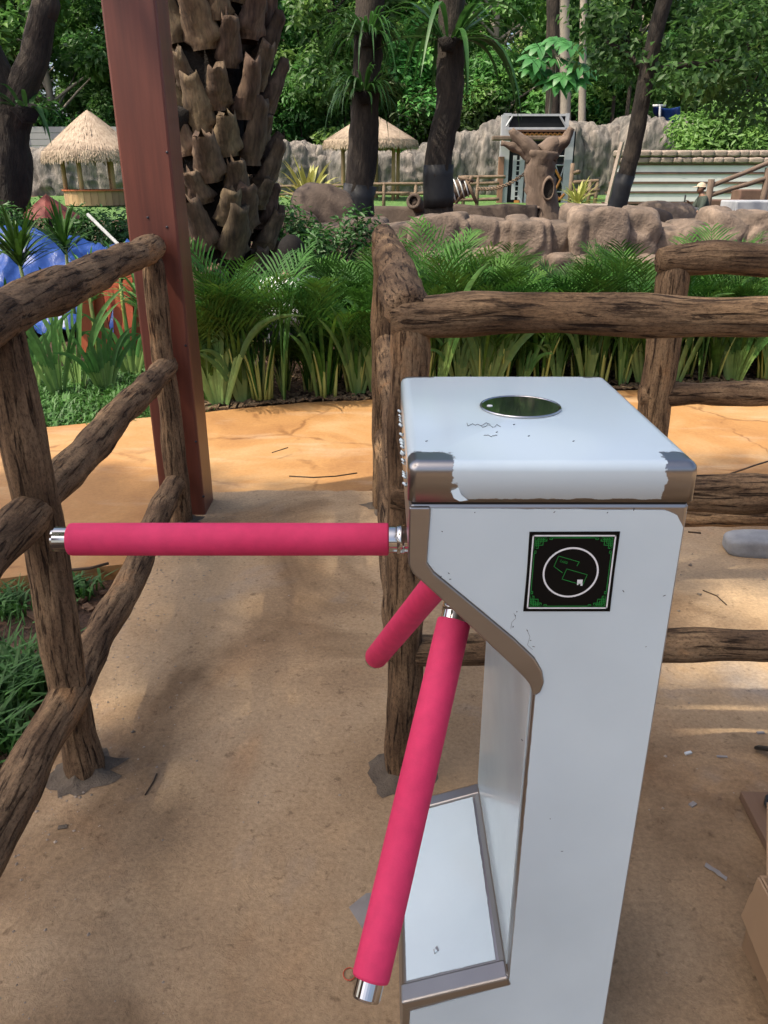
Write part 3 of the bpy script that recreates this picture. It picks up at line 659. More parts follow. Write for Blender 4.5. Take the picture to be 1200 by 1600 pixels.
# soil bed
bx = [-1.35 + i * .25 for i in range(38)]
def bed_z(x, k): return -.045 + (.05 * min(1, k * 4)) + .02 * fbm((x * 3, k * 9, 1))
mb = MB(); ny = 14
for j in range(ny):
    for x in bx:
        k = j / (ny - 1); y = path_far(x) + .01 + k * 3.6; mb.vert((x, y, bed_z(x, k) if k > 0 else -.06))
for j in range(ny - 1):
    for i in range(len(bx) - 1): n = len(bx); mb.face(j * n + i, j * n + i + 1, (j + 1) * n + i + 1, (j + 1) * n + i)
solo('planting_bed', mb, 'soil', kind='structure')
LA = 'young areca palm clump in the hedge between the red post and the centre fence'; LB = 'young areca palm clump in the hedge behind the right-hand log rails'
for row, (dy, st_) in enumerate(((.14, .15), (.48, .21), (.95, .28), (1.55, .36), (2.15, .45))):
    x = -1.12 + rg.uniform(0, .1)
    while x < 4.6:
        yy = path_far(x) + dy + rg.uniform(-.06, .1)
        if yy * .62 + .3 > x and not (-2.3 < x < -.75 and yy > 6.3) and not (-1.1 < x < -.45 and dy > 2) and not (row >= 1 and 395 < 600 + 1230 * x / (yy * .92 + .3) < (515 if row < 3 else 490)):
            s_ = rg.uniform(.72, 1.12)
            if row == 0: s_ *= rg.uniform(.78, .95)
            if row >= 1 and x > .1: s_ *= .88
            if row == 0 and 405 < 600 + 1230 * x / (yy * .92 + .3) < 505: s_ = .5
            if row >= 2: s_ *= .80
            left = x / (yy * .92 + .45) < .0
            plant('areca_palm', PV[rg.randrange(5)], (x, yy, bed_z(x, .5) - .005), LA if left else LB, 'areca palms left of the centre fence' if left else 'areca palms right of the centre fence', 'palm plant', s_)
        x += st_ * rg.uniform(.75, 1.25)
    if row == 0:
        x = -1.0
        while x < 3.3:
            yy = path_far(x) + .10; left = x < -.02
            plant('strap_lily', SV[rg.randrange(4)], (x, yy, -.02), 'pale-stemmed strap-leaved lily at the foot of the hedge, ' + ('left of' if left else 'right of') + ' the centre fence', 'strap lilies ' + ('left' if left else 'right') + ' of the centre fence', 'plant', rg.uniform(.75, 1.45), lm='strap_leaf', sm='strap_stem'); x += rg.uniform(.13, .27)
# mulch chips
def chips(region, n, seed, s0, s1, zf):
    r_ = random.Random(seed); mb = MB()
    for i in range(n):
        x, y = region(r_); a = r_.uniform(0, 6.3); l, w_ = r_.uniform(s0, s1), r_.uniform(s0, s1) * .4
        M_ = Matrix.Translation((x, y, zf(x, y) + w_ * .25)) @ Matrix.Rotation(a, 4, 'Z') @ Matrix.Rotation(r_.uniform(-.4, .4), 4, 'Y'); mb.box((-l / 2, -w_ / 2, -w_ * .2), (l / 2, w_ / 2, w_ * .2), M_)
    return mb
solo('bark_mulch', chips(lambda r_: (lambda x: (x, path_far(x) + .02 + r_.random() ** 2 * 1.0))(r_.uniform(-1.2, 3.2)), 2600, 4, .02, .06, lambda x, y: -.03 + .03 * min(1, (y - path_far(x)) * 3)), 'mulch', 'loose brown bark mulch under the palm hedge', 'mulch', kind='stuff', smooth=False)
solo('wood_chips', chips(lambda r_: (r_.uniform(-2.2, -.88), r_.uniform(1.0, 2.45)), 420, 6, .015, .07, lambda x, y: -.088), 'mulch', 'scattered wood chips on bare soil left of the lane', 'wood chips', kind='stuff', smooth=False)

# lawn blades at left
def blades(pts, seed, h0, h1, w_=.006):
    r_ = random.Random(seed); mb = MB()
    for (x, y, z) in pts:
        a = r_.uniform(0, 6.28); h = r_.uniform(h0, h1); l = Vector((math.cos(a), math.sin(a), 0)); s_ = Vector((-l.y, l.x, 0)) * w_ * r_.uniform(.6, 1.3)
        p = Vector((x, y, z)); m_ = p + Vector((0, 0, h * .65)) + l * h * .3; e = p + Vector((0, 0, h * r_.uniform(.6, 1))) + l * h * r_.uniform(.6, 1.1)
        b = len(mb.v)
        for q in (p - s_ * .6, p + s_ * .6, m_ + s_, m_ - s_, e): mb.vert(q)
        mb.face(b, b + 1, b + 2, b + 3); mb.face(b + 3, b + 2, b + 4)
    return mb
def lawn_left():
    r_ = random.Random(8); pts = []
    while len(pts) < 15000:
        x = r_.uniform(-3.9, -1.05); y = path_far(x) + r_.uniform(.01, 1.9)
        if noise.noise(Vector((x * 2.2, y * 2.2, 4))) > -.28 or y - path_far(x) < .15: pts.append((x, y, -.095))
    return pts
solo('grass_lawn', blades(lawn_left(), 3, .035, .10), 'grass', 'short green lawn between the orange path and the blue tarpaulin', 'grass', kind='stuff')
def tuft(cx, cy, n, sp, seed):
    r_ = random.Random(seed); return [(cx + r_.gauss(0, sp), cy + r_.gauss(0, sp), -.095) for _ in range(n)]
for (x, y, n, sp, hh, lb) in ((10, 1090, 520, .07, .17, 'large tuft of green grass at the left edge, beside the fence post'), (15, 950, 170, .05, .10, 'small grass tuft at the left edge below the orange path'), (112, 930, 150, .035, .10, 'grass tuft between the fence post and the sloping lower rail'), (18, 865, 60, .03, .06, 'tiny grass sprout by the edge of the orange path'), (0, 1165, 180, .05, .14, 'grass tuft behind the lower log rail at the left edge')):
    p = gp(x, y, -.09); solo('grass_tuft', blades(tuft(p.x, p.y, n, sp, x), x + 1, hh * .4, hh, .005), 'grass', lb, 'grass', (p.x, p.y, -.09))

# strap plants, tarp and boards at left
for (x, y, Y, s_, v, lb) in ((45, 578, 5.3, 1.05, 0, 'leftmost of the green strap-leaved lilies under the left top rail'), (88, 585, 5.1, 1.0, 1, 'second strap-leaved lily from the left, below the blue tarpaulin'), (118, 580, 5.3, 1.15, 3, 'third strap-leaved lily from the left, behind the left fence'), (160, 582, 5.2, 1.05, 2, 'strap-leaved lily in front of the red planks'), (205, 570, 5.6, 1.0, 0, 'strap-leaved lily right against the left side of the red post')):
    p = at(x, y, Y); plant('strap_lily', SV[v], (p.x, Y, -.085), lb, 'strap lilies in front of the blue tarpaulin', 'plant', s_, rz=v * .8, lm='strap_leaf', sm='strap_leaf')
def rosette(seed, n, L, w_, stem):
    r_ = random.Random(seed); st_, lf_ = MB(), MB()
    if stem: st_.tube([(0, 0, 0), (.01, 0, stem * .6), (0, .01, stem)], [.02, .016, .012], 7)
    else: st_.tube([(0, 0, -.02), (0, 0, .05)], [.03, .02], 7)
    for i in range(n):
        a = i * 2.4 + r_.uniform(-.2, .2); el = r_.uniform(.25, 1.35); d = Vector((math.cos(a) * math.cos(el), math.sin(a) * math.cos(el), math.sin(el)))
        b = Vector((0, 0, stem - r_.uniform(0, .12) * (1 if stem else 0))); l = L * r_.uniform(.75, 1.1); e = b + d * l - Vector((0, 0, l * r_.uniform(.05, .3)))
        ribbon(lf_, bez(b, b + d * l * .6 + Vector((0, 0, l * .08)), e, 6), [w_ * .5, w_, w_ * 1.05, w_ * .9, w_ * .5, .001], Vector((0, 0, 1)), .3)
    return st_.mesh('stem_mesh'), lf_.mesh('leaf_mesh')
for (x, y, Y, L, stem, n, lb) in ((95, 345, 7.1, .45, .75, 24, 'tall dracaena against the top edge of the blue tarpaulin'), (215, 420, 5.9, .34, .45, 20, 'dracaena whose leaves show just left of the red post'), (20, 345, 6.3, .48, .72, 30, 'bushy dracaena with drooping leaves in front of the left tree'), (75, 430, 6.2, .34, .40, 16, 'thin dracaena in front of the sunlit part of the tarpaulin'), (132, 395, 6.0, .40, .52, 20, 'spiky dracaena in the middle of the blue tarpaulin'), (180, 365, 6.4, .32, .60, 18, 'yellowish spiky dracaena beside the red post above the log rail'), (5, 440, 6.0, .34, .35, 18, 'low dracaena at the left edge by the top rail')):
    p = at(x, y, Y); plant('dracaena', rosette(x + 3, n * 2, L, .027, stem + .08), (p.x, Y, -.085), lb, 'dracaenas by the blue tarpaulin', 'plant', 1.0, lm='strap_leaf' if x > 100 else 'palm_leaf', sm='palm_stem')
# blue tarpaulin thrown over a heap
def tarp_mesh(cx, cy, sx, sy, h, zb, seed):
    nx, ny = 84, 60; mb = MB()
    for j in range(ny):
        for i in range(nx):
            u, v = i / (nx - 1) * 2 - 1, j / (ny - 1) * 2 - 1; r = max(abs(u), abs(v)) * .6 + math.hypot(u, v) * .4
            z = h * max(0, 1 - r ** 2.2) * (.85 + .3 * noise.noise(Vector((u * 1.7, v * 1.7, seed))))
            fo = lambda a_, b_, k_: (1 - abs(noise.noise(Vector((a_, b_, k_))) * 2)) if abs(noise.noise(Vector((a_, b_, k_)))) < .5 else 0
            z += .10 * fo(u * 3 + v * 1.5, v * 2, seed + 4) ** 3 + .07 * fo(u * 6 - v * 3, v * 5 + u, seed + 9) ** 3 + .035 * fo(u * 12, v * 11, seed + 2) ** 2
            mb.vert((cx + u * sx * (1 + .06 * noise.noise(Vector((v * 3, seed, 1)))), cy + v * sy, zb + max(.01, z)))
    for j in range(ny - 1):
        for i in range(nx - 1): mb.face(j * nx + i, j * nx + i + 1, (j + 1) * nx + i + 1, (j + 1) * nx + i)
    return mb
p = at(75, 400, 7.9)
solo('tarpaulin', tarp_mesh(p.x - .1, 8.2, 1.5, 1.3, .80, -.06, 2), 'tarp', 'crumpled blue tarpaulin over a heap behind the left fence', 'tarpaulin', (p.x, 8.2, -.06))
rk = thing('plank_stack', 'red-brown planks leaning together behind the left fence lilies', 'planks', (at(175, 540, 6.4).x, 6.5, -.085))
for i, (x, y0, y1, ln, w_) in enumerate(((135, 470, 560, .1, .13), (165, 475, 575, -.1, .15), (195, 450, 580, .06, .16), (222, 455, 590, -.03, .14), (150, 500, 580, .3, .12))):
    p = at(x, 560, 6.4 + i * .05); l = .62 + .05 * i; M_ = Matrix.Translation((p.x, p.y, -.09)) @ Matrix.Rotation(-.12 - .02 * i, 4, 'X') @ Matrix.Rotation(ln, 4, 'Y')
    part('plank', MB().box((-w_ / 2, -.012, 0), (w_ / 2, .012, l), M_), 'red_plank', rk, False)
a, b = at(137, 335, 7.2), at(205, 402, 6.9)
b2 = a + (b - a) * 2.4
solo('white_pole', MB().tube([a, a.lerp(b2, .5), b2], .015, 10), 'grey_stone', 'slanting white pole sticking out beside the blue tarpaulin', 'pole', (b2.x, b2.y, b2.z))
# maroon cover near the tarpaulin
p = at(62, 312, 9.6); mr_ = thing('parasol', 'small maroon ribbed parasol top beside the left tree', 'parasol', (p.x, 9.8, terr(9.8)))
mb = MB(); n = 14; t_ = mb.vert((p.x, 9.8, p.z + .06))
zz = at(62, 338, 9.6).z
for i in range(n): a_ = 2 * math.pi * i / n; mb.vert((p.x + .34 * math.cos(a_), 9.8 + .34 * math.sin(a_), zz - .04 + (.03 if i % 2 else 0)))
for i in range(n): mb.face(t_, 1 + i, 1 + (i + 1) % n)
part('canopy', mb, 'maroon', mr_, False); part('pole', MB().tube([(p.x, 9.8, terr(9.8)), (p.x, 9.8, p.z + .05)], .02, 8), 'stake', mr_)

# ------------------------------------------------------------------ trees
def limb_pts(a, b, k, seed, n=8):
    a, b = Vector(a), Vector(b)
    return [a.lerp(b, i / (n - 1)) + Vector((noise.noise(Vector((i * .6, seed, 0))), noise.noise(Vector((i * .6, seed, 5))), 0)) * k * min(1, i / 2) for i in range(n)]
def leaf_blob(mb, c, r, n, size, rg, asp=.5, flat=.8):
    for i in range(n):
        d = Vector((rg.gauss(0, 1), rg.gauss(0, 1), rg.gauss(0, 1))); d = d.normalized() if d.length else Vector((0, 0, 1))
        p = Vector(c) + Vector((d.x * r[0], d.y * r[1], d.z * r[2])) * (rg.random() ** .45)
        nrm = (d * .5 + Vector((rg.uniform(-.7, .7), rg.uniform(-.7, .7), rg.uniform(0, 1.2)))).normalized()
        t = nrm.cross(Vector((rg.gauss(0, 1), rg.gauss(0, 1), rg.gauss(0, 1)))); t = t.normalized() if t.length > 1e-4 else Vector((1, 0, 0))
        s_ = nrm.cross(t); l = size * rg.uniform(.6, 1.2); w_ = l * asp * .5; b = len(mb.v)
        for q in (p, p + t * l * .45 + s_ * w_ + nrm * w_ * .35, p + t * l - nrm * l * .15, p + t * l * .45 - s_ * w_ + nrm * w_ * .35): mb.vert(q)
        mb.face(b, b + 1, b + 2); mb.face(b, b + 2, b + 3)
def tree_variant(seed, H=13, rad=3.4, low=2.0, nl=9000, size=.34, tr=.2):
    rg = random.Random(seed); tk, cr = MB(), MB(); top = Vector((rg.uniform(-.6, .6), rg.uniform(-.6, .6), H * .82))
    tk.tube(limb_pts((0, 0, -.3), top, .35, seed, 12), [tr * (1 - .075 * i) for i in range(12)], 10, lump=.03, seed=seed)
    nb = 26; per = nl // nb
    for i in range(nb):
        h = low + (H - low) * ((i + rg.random()) / nb); k = math.sin(math.pi * min(1, .18 + .8 * (h - low) / (H - low))); a = i * 2.4 + rg.uniform(-.5, .5); rr = rad * k * rg.uniform(.35, 1)
        c = Vector((rr * math.cos(a), rr * math.sin(a), h)); b0 = Vector((top.x, top.y, 0)) * (h / top.z) * .8 + Vector((0, 0, max(low * .6, h - rr * .7)))
        tk.tube(limb_pts(b0, c, .2, seed + i, 5), [.075, .06, .045, .03, .012], 5, cap=False, seed=i)
        leaf_blob(cr, c, (rg.uniform(.9, 1.5), rg.uniform(.9, 1.5), rg.uniform(.5, .95)), per, size, rg)
    return tk.mesh('trunk_mesh'), cr.mesh('crown_mesh')
TV = [tree_variant(300, 13, 3.6, 1.2, 10000, .36), tree_variant(301, 15, 3.8, 2.2, 10000, .38), tree_variant(302, 10, 3.2, .4, 9000, .34), tree_variant(303, 14, 4.2, 3.5, 10000, .42), tree_variant(304, 7, 2.8, .2, 8000, .32)]
rg = random.Random(31); nt_n = 0
for (Y, x0, x1, dx, vs, lb, gr) in ((43, -24, 25, 4.1, (0, 2, 4, 3), 'leafy tree in the nearest row of the wood, behind the far rock wall', 'first row of trees in the wood'), (51, -30, 31, 4.4, (0, 1, 2, 3), 'leafy tree in the middle of the wood beyond the far rock wall', 'second row of trees in the wood'), (60, -36, 37, 4.4, (0, 1, 2), 'leafy tree deep in the wood, seen between nearer crowns', 'third row of trees in the wood'), (72, -42, 43, 5, (0, 1, 2), 'leafy tree at the far back of the wood', 'last row of trees in the wood')):
    x = x0 + rg.uniform(0, 2)
    while x < x1:
        v = TV[vs[rg.randrange(len(vs))]]; yy = Y + rg.uniform(-2.2, 2.2); s_ = rg.uniform(.9, 1.2) * (1 if Y < 55 else 1.15)
        gap = (x / Y < -.36 and Y > 48 and rg.random() < .35)
        if not gap:
            o = thing('broadleaf_tree', lb, 'tree', (x, yy, terr(yy)), gr, rg.uniform(0, 6.28)); o.scale = (s_, s_, s_ * rg.uniform(.9, 1.1))
            link('trunk', v[0], 'bark' if rg.random() < .6 else 'pale_bark', o); link('crown', v[1], 'tree_leaf', o)
        x += dx * rg.uniform(.75, 1.25)

def feature_tree(name, label, path, rads, wrapz=None, crown=None, bark='bark', cat='tree', limbs=(), seed=1, leaf='tree_leaf', lsize=.16, nleaf=260):
    base = Vector(path[0]); t = thing(name, label, cat, base)
    pts = []; rr = []
    for i in range(len(path) - 1):
        a, b = Vector(path[i]), Vector(path[i + 1])
        for k in range(6): pts.append(a.lerp(b, k / 6)); rr.append(rads[i] + (rads[i + 1] - rads[i]) * k / 6)
    pts.append(Vector(path[-1])); rr.append(rads[-1])
    for _ in range(3):
        q = pts[:]
        for i in range(1, len(pts) - 1): pts[i] = (q[i - 1] + q[i] * 2 + q[i + 1]) / 4
    tk = part('trunk', MB().tube(pts, rr, 20, lump=rads[0] * .18, fine=.010, seed=seed), bark, t)
    if wrapz:
        wp = [(p, r) for p, r in zip(pts, rr) if wrapz[0] <= p.z <= wrapz[1]]
        if len(wp) > 1: part('rubber_wrap', MB().tube([p for p, r in wp], [r * 1.04 + .012 for p, r in wp], 20, lump=rads[0] * .18, seed=seed), 'wrap', t)
    for (la, lb_, r0, r1) in limbs: part('limb', MB().tube(limb_pts(la, lb_, .08, seed + la[0], 8), [r0 + (r1 - r0) * i / 7 for i in range(8)], 10, lump=.015, fine=.006, seed=seed + 2), bark, t)
    if crown:
        mb = MB(); rg = random.Random(seed * 7 + 1)
        for c, r in crown: leaf_blob(mb, c, r, nleaf, lsize, rg)
        part('crown', mb, leaf, t)
    return t
def up_crown(c, n, sp, seed, r=.9):
    g = random.Random(seed); return [((c[0] + g.uniform(-sp, sp), c[1] + g.uniform(-sp, sp), c[2] + g.uniform(-.5, 1.6)), (r, r, r * .55)) for _ in range(n)]
Y = 13.0
p0, p1, p2, p3 = at(556, 350, Y), at(568, 225, Y), at(573, 110, Y), at(580, -40, Y)
feature_tree('wrapped_tree', 'dark ferny tree trunk in front of the right-hand thatched hut', [(p0.x - .02, Y, terr(Y) - .1), p0, p1, p2, p3, (p3.x + .1, Y, 5.6)], [.27, .24, .21, .20, .19, .12], (p0.z - .6, at(560, 270, Y).z), up_crown((p3.x + .2, Y, 6.4), 9, 1.6, 5), seed=2)
p0, p1, p2, p3, p4 = at(686, 340, Y), at(684, 240, Y), at(703, 165, Y), at(705, 60, Y), at(706, -30, Y)
feature_tree('wrapped_tree', 'bent dark tree trunk with bird\'s nest fern and black wrap, centre of the photo', [(p0.x, Y, terr(Y) - .1), p0, p1, p2, p3, p4, (p4.x - .1, Y, 5.8)], [.25, .22, .20, .20, .19, .18, .10], (p0.z + .15, at(686, 245, Y).z), up_crown((p4.x + .6, Y, 6.6), 9, 1.8, 9), seed=3)
Y = 14.5
p0, p1, p2, p3 = at(958, 340, Y), at(988, 240, Y), at(1012, 110, Y), at(1036, 0, Y)
feature_tree('leaning_tree', 'slim tree leaning to the right in front of the white boarded wall', [p0 - Vector((.12, 0, .6)), p0, p1, p2, p3, p3 + Vector((.5, 0, 1.8))], [.16, .145, .135, .13, .12, .08], (p0.z - .4, at(980, 262, Y).z),
    [(at(x, y, Y + dy), (.75, .6, .36)) for x, y, dy in ((1020, 95, .3), (960, 85, .5), (1075, 120, -.4), (1130, 140, .2), (1170, 100, -.3), (1100, 60, .4), (1180, 165, .3), (1150, 50, 0), (940, 30, .6), (1195, 20, .2), (1110, 20, 1))] + up_crown((p3.x + .8, Y, 5.2), 8, 1.8, 3), seed=4, lsize=.17, nleaf=230,
    limbs=((p2, at(1160, 90, Y), .06, .02), (p2, at(945, 60, Y + .5), .05, .02)))
Y = 10.0
p0, p1, p2, p3 = at(12, 340, Y), at(18, 240, Y), at(8, 150, Y), at(-40, 40, Y)
feature_tree('forked_tree', 'forked tree trunk at the upper left edge of the photo', [(p0.x, Y, terr(Y) - .1), p0, p1, p2, p3, p3 + Vector((-.8, 0, 1.5))], [.29, .26, .23, .20, .16, .08], None, up_crown((p3.x - .3, Y, 5.4), 10, 1.8, 4), seed=5,
    limbs=((p1 + Vector((.02, 0, .2)), at(72, 15, Y) + Vector((.05, 0, .1)), .19, .13), (at(70, 25, Y), at(88, -120, Y), .13, .08)))
# ferny trees' epiphytes
def bird_nest(name, label, c, n, L, w_, seed, leaf='fern_leaf', down=.6):
    rg = random.Random(seed); t = thing(name, label, 'fern', c); mb = MB()
    part('root_ball', MB().tube([Vector(c) - Vector((0, 0, .14)), Vector(c), Vector(c) + Vector((0, 0, .05))], [.08, .16, .07], 10, lump=.05, seed=seed), 'palm_core', t)
    for i in range(n):
        a = rg.uniform(0, 6.28); el = rg.uniform(.1, 1.25); h = Vector((math.cos(a), math.sin(a), 0)); l = L * rg.uniform(.7, 1.15)
        d = h * math.cos(el) + Vector((0, 0, math.sin(el))); b = Vector(c) + h * .1
        ribbon(mb, bez(b, b + d * l * .75, b + h * l * rg.uniform(.6, 1) + Vector((0, 0, l * (math.sin(el) * .7 - down * rg.random()))), 8), [w_ * .4, w_ * .8, w_, w_, w_ * .9, w_ * .7, w_ * .4, .002], Vector((0, 0, 1)), .2)
    part('frond', mb, leaf, t); return t
bird_nest('birds_nest_fern', 'bird\'s nest fern with long arching fronds high on the bent trunk', at(702, 62, 12.7), 48, 1.25, .08, 4, down=1.1)
bird_nest('epiphyte_fern', 'dense hanging fern on the dark trunk above the right-hand thatched hut', at(568, 145, 12.75), 130, .60, .035, 6, down=1.2)
bird_nest('epiphyte_fern', 'tuft of fern high on the dark trunk left of the bent trunk', at(575, 55, 12.8), 130, .66, .035, 7, down=1.2)
bird_nest('epiphyte_fern', 'fern growing in the fork of the upper left tree', at(42, 170, 9.75), 26, .38, .05, 8, down=1.0)

# big oil palm with leaf bases
Y = 7.0; pc0, pc1 = at(342, 400, Y), at(338, 0, Y)
pt = thing('oil_palm', 'thick oil palm trunk with overlapping old leaf bases behind the red post', 'palm tree', (pc0.x, Y, -.08))
ptop = pc1.z + 1.6
part('core', MB().tube([(pc0.x, Y, -.15), (pc0.x, Y, 1.2), (pc1.x, Y, ptop)], [.30, .27, .25], 24, lump=.05, seed=3), 'palm_core', pt)
def boot_mesh(seed):
    g = random.Random(seed); mb = MB(); n = 12; seg = 16; L = g.uniform(.34, .46)
    for i in range(n):
        t = i / (n - 1); w_ = (.075 * (1 - t) ** 1.1 + .078) * (1 + .12 * noise.noise(Vector((t * 3, seed, 0)))); th = .06 * (1 - t) + .045
        z = t * L; y = -.01 - .07 * math.sin(t * 1.9) - .10 * t * t
        if t < .1: w_ *= .6
        for k in range(seg):
            a = 2 * math.pi * k / seg; q = 1 + .22 * noise.noise(Vector((math.cos(a) * 2, math.sin(a) * 2 + seed, t * 5))) + .12 * noise.noise(Vector((math.cos(a) * 9, math.sin(a) * 9 + seed, t * 3)))
            kk = 1 if math.sin(a) < 0 else .35
            mb.vert((w_ * math.cos(a) * q, y + th * math.sin(a) * q * (1.25 if kk == 1 else .6), z + .11 * noise.noise(Vector((k * .9, seed * 1.7, 1))) * max(0, (i - n + 4) / 3)))
    for i in range(n - 1):
        for k in range(seg): k2 = (k + 1) % seg; mb.face(i * seg + k, i * seg + k2, (i + 1) * seg + k2, (i + 1) * seg + k)
    mb.f.append(tuple((n - 1) * seg + k for k in range(seg)))
    me = mb.mesh('boot_mesh'); return me
BM = [boot_mesh(i) for i in range(6)]; rg = random.Random(9); i = 0; z = -.1
while z < ptop - .2:
    a = i * 2.39996 + rg.uniform(-.10, .10); k = (z / ptop); r = .30 - .02 * k; cx = pc0.x + (pc1.x - pc0.x) * z / pc1.z; s_ = rg.uniform(.72, .92)
    q = link('leaf_base', BM[rg.randrange(6)], 'boot', pt, (cx + r * math.sin(a) - pc0.x, -r * math.cos(a), z + .08 + rg.uniform(-.05, .05)), (rg.uniform(-.02, .16), rg.uniform(-.16, .16), a + rg.uniform(-.2, .2)), (s_ * rg.uniform(.85, 1.35), s_ * rg.uniform(.9, 1.3), s_ * rg.uniform(.75, 1.2)))
    i += 1; z += .0245
mb = MB(); g = random.Random(3)
for _ in range(160):
    z = g.uniform(.1, ptop); a = g.uniform(0, 6.28); p = Vector((pc0.x + .33 * math.sin(a), Y - .33 * math.cos(a), z)); mb.tube([p, p + Vector((g.uniform(-.05, .05), -.03, -g.uniform(.04, .12)))], .004, 4)
part('fibre', mb, 'palm_core', pt)['kind'] = 'stuff'
bird_nest('wall_fern', 'small green fern sprouting between the palm\'s leaf bases', at(275, 175, 6.7), 9, .14, .02, 2)

# pale trunks, big-leaved tree, background bits
Y = 33.0
for (x0, x1, r, lb) in ((884, 880, .28, 'tall pale straight tree trunk above the patterned panel'), (908, 912, .17, 'thin pale trunk right of the tall pale trunk'), (862, 864, .30, 'thick brown trunk just behind the patterned panel')):
    a, b = at(x0, 300, Y + 5), at(x1, -30, Y + 5)
    feature_tree('bare_trunk', lb, [(a.x, Y + 5, terr(Y + 5) - .1), a.lerp(b, .5), b, b + Vector((0, 0, 3))], [r, r * .9, r * .8, r * .5], bark='bark' if x0 == 862 else 'pale_bark', seed=x0 * .01, crown=up_crown((b.x, Y + 6, b.z + 2.5), 5, 1.5, x0, 1.2), lsize=.3)
def palmate(mb, c, L, n, tilt, rg):
    up = (Vector((0, 0, 1)) + tilt).normalized(); t0 = up.cross(Vector((1, .3, 0))).normalized(); s0 = up.cross(t0)
    for i in range(n):
        a = 2 * math.pi * i / n; d = t0 * math.cos(a) + s0 * math.sin(a); l = L * rg.uniform(.8, 1.1)
        ribbon(mb, bez(Vector(c), Vector(c) + d * l * .6 + up * l * .08, Vector(c) + d * l - up * l * .35, 6), [.05 * L, .28 * L, .42 * L, .42 * L, .28 * L, .01], up, .2)
Y = 30.5; b = at(862, 100, Y); cec = thing('cecropia', 'big-leaved cecropia sapling with palmate leaves above the patterned panel', 'tree', (b.x + .2, Y + 1, terr(Y + 1)))
mb = MB(); tk = MB(); rg = random.Random(6); base = Vector((b.x + .2, Y + 1, terr(Y + 1) - .1)); tk.tube([base, Vector((b.x + .15, Y + .6, 3)), at(868, 75, Y)], [.06, .05, .03], 8)
for (x, y) in ((845, 72), (870, 62), (893, 70), (838, 92), (862, 90), (888, 95), (905, 102), (850, 112), (880, 118), (915, 110), (832, 108), (868, 130), (900, 128)):
    p = at(x, y, Y + rg.uniform(-.5, .4)); palmate(mb, p, rg.uniform(.5, .68), 9, Vector((rg.uniform(-.3, .3), -.5, 0)), rg); tk.tube([at(868, 85, Y), p], .012, 4)
part('trunk', tk, 'pale_bark', cec); part('crown', mb, 'big_leaf', cec)
# bush over the coping, right
def bush(name, label, blobs, n, size, seed, leaf='tree_leaf', base=None):
    rg = random.Random(seed); c0 = Vector(blobs[0][0]); b = Vector((c0.x, c0.y, terr(c0.y))) if base is None else Vector(base)
    t = thing(name, label, 'bush', b); mb = MB(); tk = MB()
    for c, r in blobs:
        leaf_blob(mb, c, r, n, size, rg, .38); tk.tube(limb_pts(b, c, .1, seed, 5), [.05, .04, .03, .02, .01], 5)
    part('stem', tk, 'bark', t); part('foliage', mb, leaf, t); return t
Y = 29.0
bush('shrub', 'dense dark green shrub overhanging the white boarded wall on the right', [(at(x, y, Y + d), (1.0, .8, .65)) for x, y, d in ((1115, 215, 0), (1085, 205, .4), (1150, 205, -.3), (1185, 215, .2), (1135, 185, .5), (1175, 180, 0), (1100, 225, -.2), (1160, 228, -.6))], 900, .26, 5)
Y = 40.0
rg = random.Random(44)
for i, (x, y, lb) in enumerate(((430, 195, 'low bush behind the rock wall just right of the oil palm'), (475, 170, 'bush behind the rock wall left of the right-hand hut'), (640, 170, 'bright bush behind the roof of the right-hand hut'), (740, 170, 'bush over the rock wall left of the patterned panel'), (800, 140, 'tall bush above the left half of the patterned panel'), (930, 165, 'bush behind the rock wall right of the pale trunks'), (985, 150, 'bush right of the leaning trunk behind the rock wall'), (210, 210, 'dark bush behind the left thatched hut'), (95, 190, 'dark bush above the left end of the rock wall'), (520, 130, 'bush behind the dark ferny trunk'))):
    p = at(x, y, Y); bush('undergrowth_bush', lb, [(p + Vector((rg.uniform(-1.6, 1.6), rg.uniform(-.8, .8), rg.uniform(-1.4, 1.3))), (1.1, .9, .8)) for _ in range(8)], 420, .34, i + 60, base=(p.x, Y, terr(Y)))
# young palms in the wood
for (x, y, Y, lb) in ((985, 130, 38, 'feathery palm fronds right of the leaning trunk in the wood'), (960, 150, 39, 'small feathery palm behind the rock wall near the blue cover')):
    c = at(x, y, Y); g = random.Random(x); t = thing('feather_palm', lb, 'palm tree', (c.x, Y, terr(Y))); mb = MB()
    for i in range(9): a = i * .7; frond(mb, c, Vector((math.cos(a), math.sin(a), 1.1)), 2.4, .3, 16, .7, g, .07)
    part('trunk', MB().tube([(c.x, Y, terr(Y) - .1), c], [.12, .08], 8), 'bark', t); part('frond', mb, 'strap_leaf', t)
# unseen tree left of the camera; crown shaped to shade the lane
gsh = random.Random(21); sh = []
for _ in range(150):
    tx, ty, tt = gsh.uniform(-2.2, 2.2), gsh.uniform(-1.6, 3.3), gsh.uniform(10.2, 12.4)
    if ty > 3.1 + .05 * tx or (.35 < tx < 2.2 and 1.2 < ty < 2.5): continue
    c_ = Vector((tx, ty, .3)) + SDIR * tt; sh.append((tuple(c_), (.6, .6, .35)))
feature_tree('shade_tree', 'unseen leafy tree left of the viewer, its crown shaped to dapple the lane with shade', [(-9.0, -3.2, -.1), (-8.9, -3.1, 3), (-8.4, -2.8, 6), (-7.2, -2.2, 8.6)], [.30, .26, .20, .08], None, sh, seed=6, lsize=.22, nleaf=150,
    limbs=(((-8.6, -2.9, 5.2), (-5.6, -1.6, 8.0), .10, .03), ((-8.5, -2.8, 5.8), (-7.6, -.4, 9.0), .10, .03), ((-8.5, -2.8, 5.6), (-6.9, -3.4, 8.8), .09, .03)))

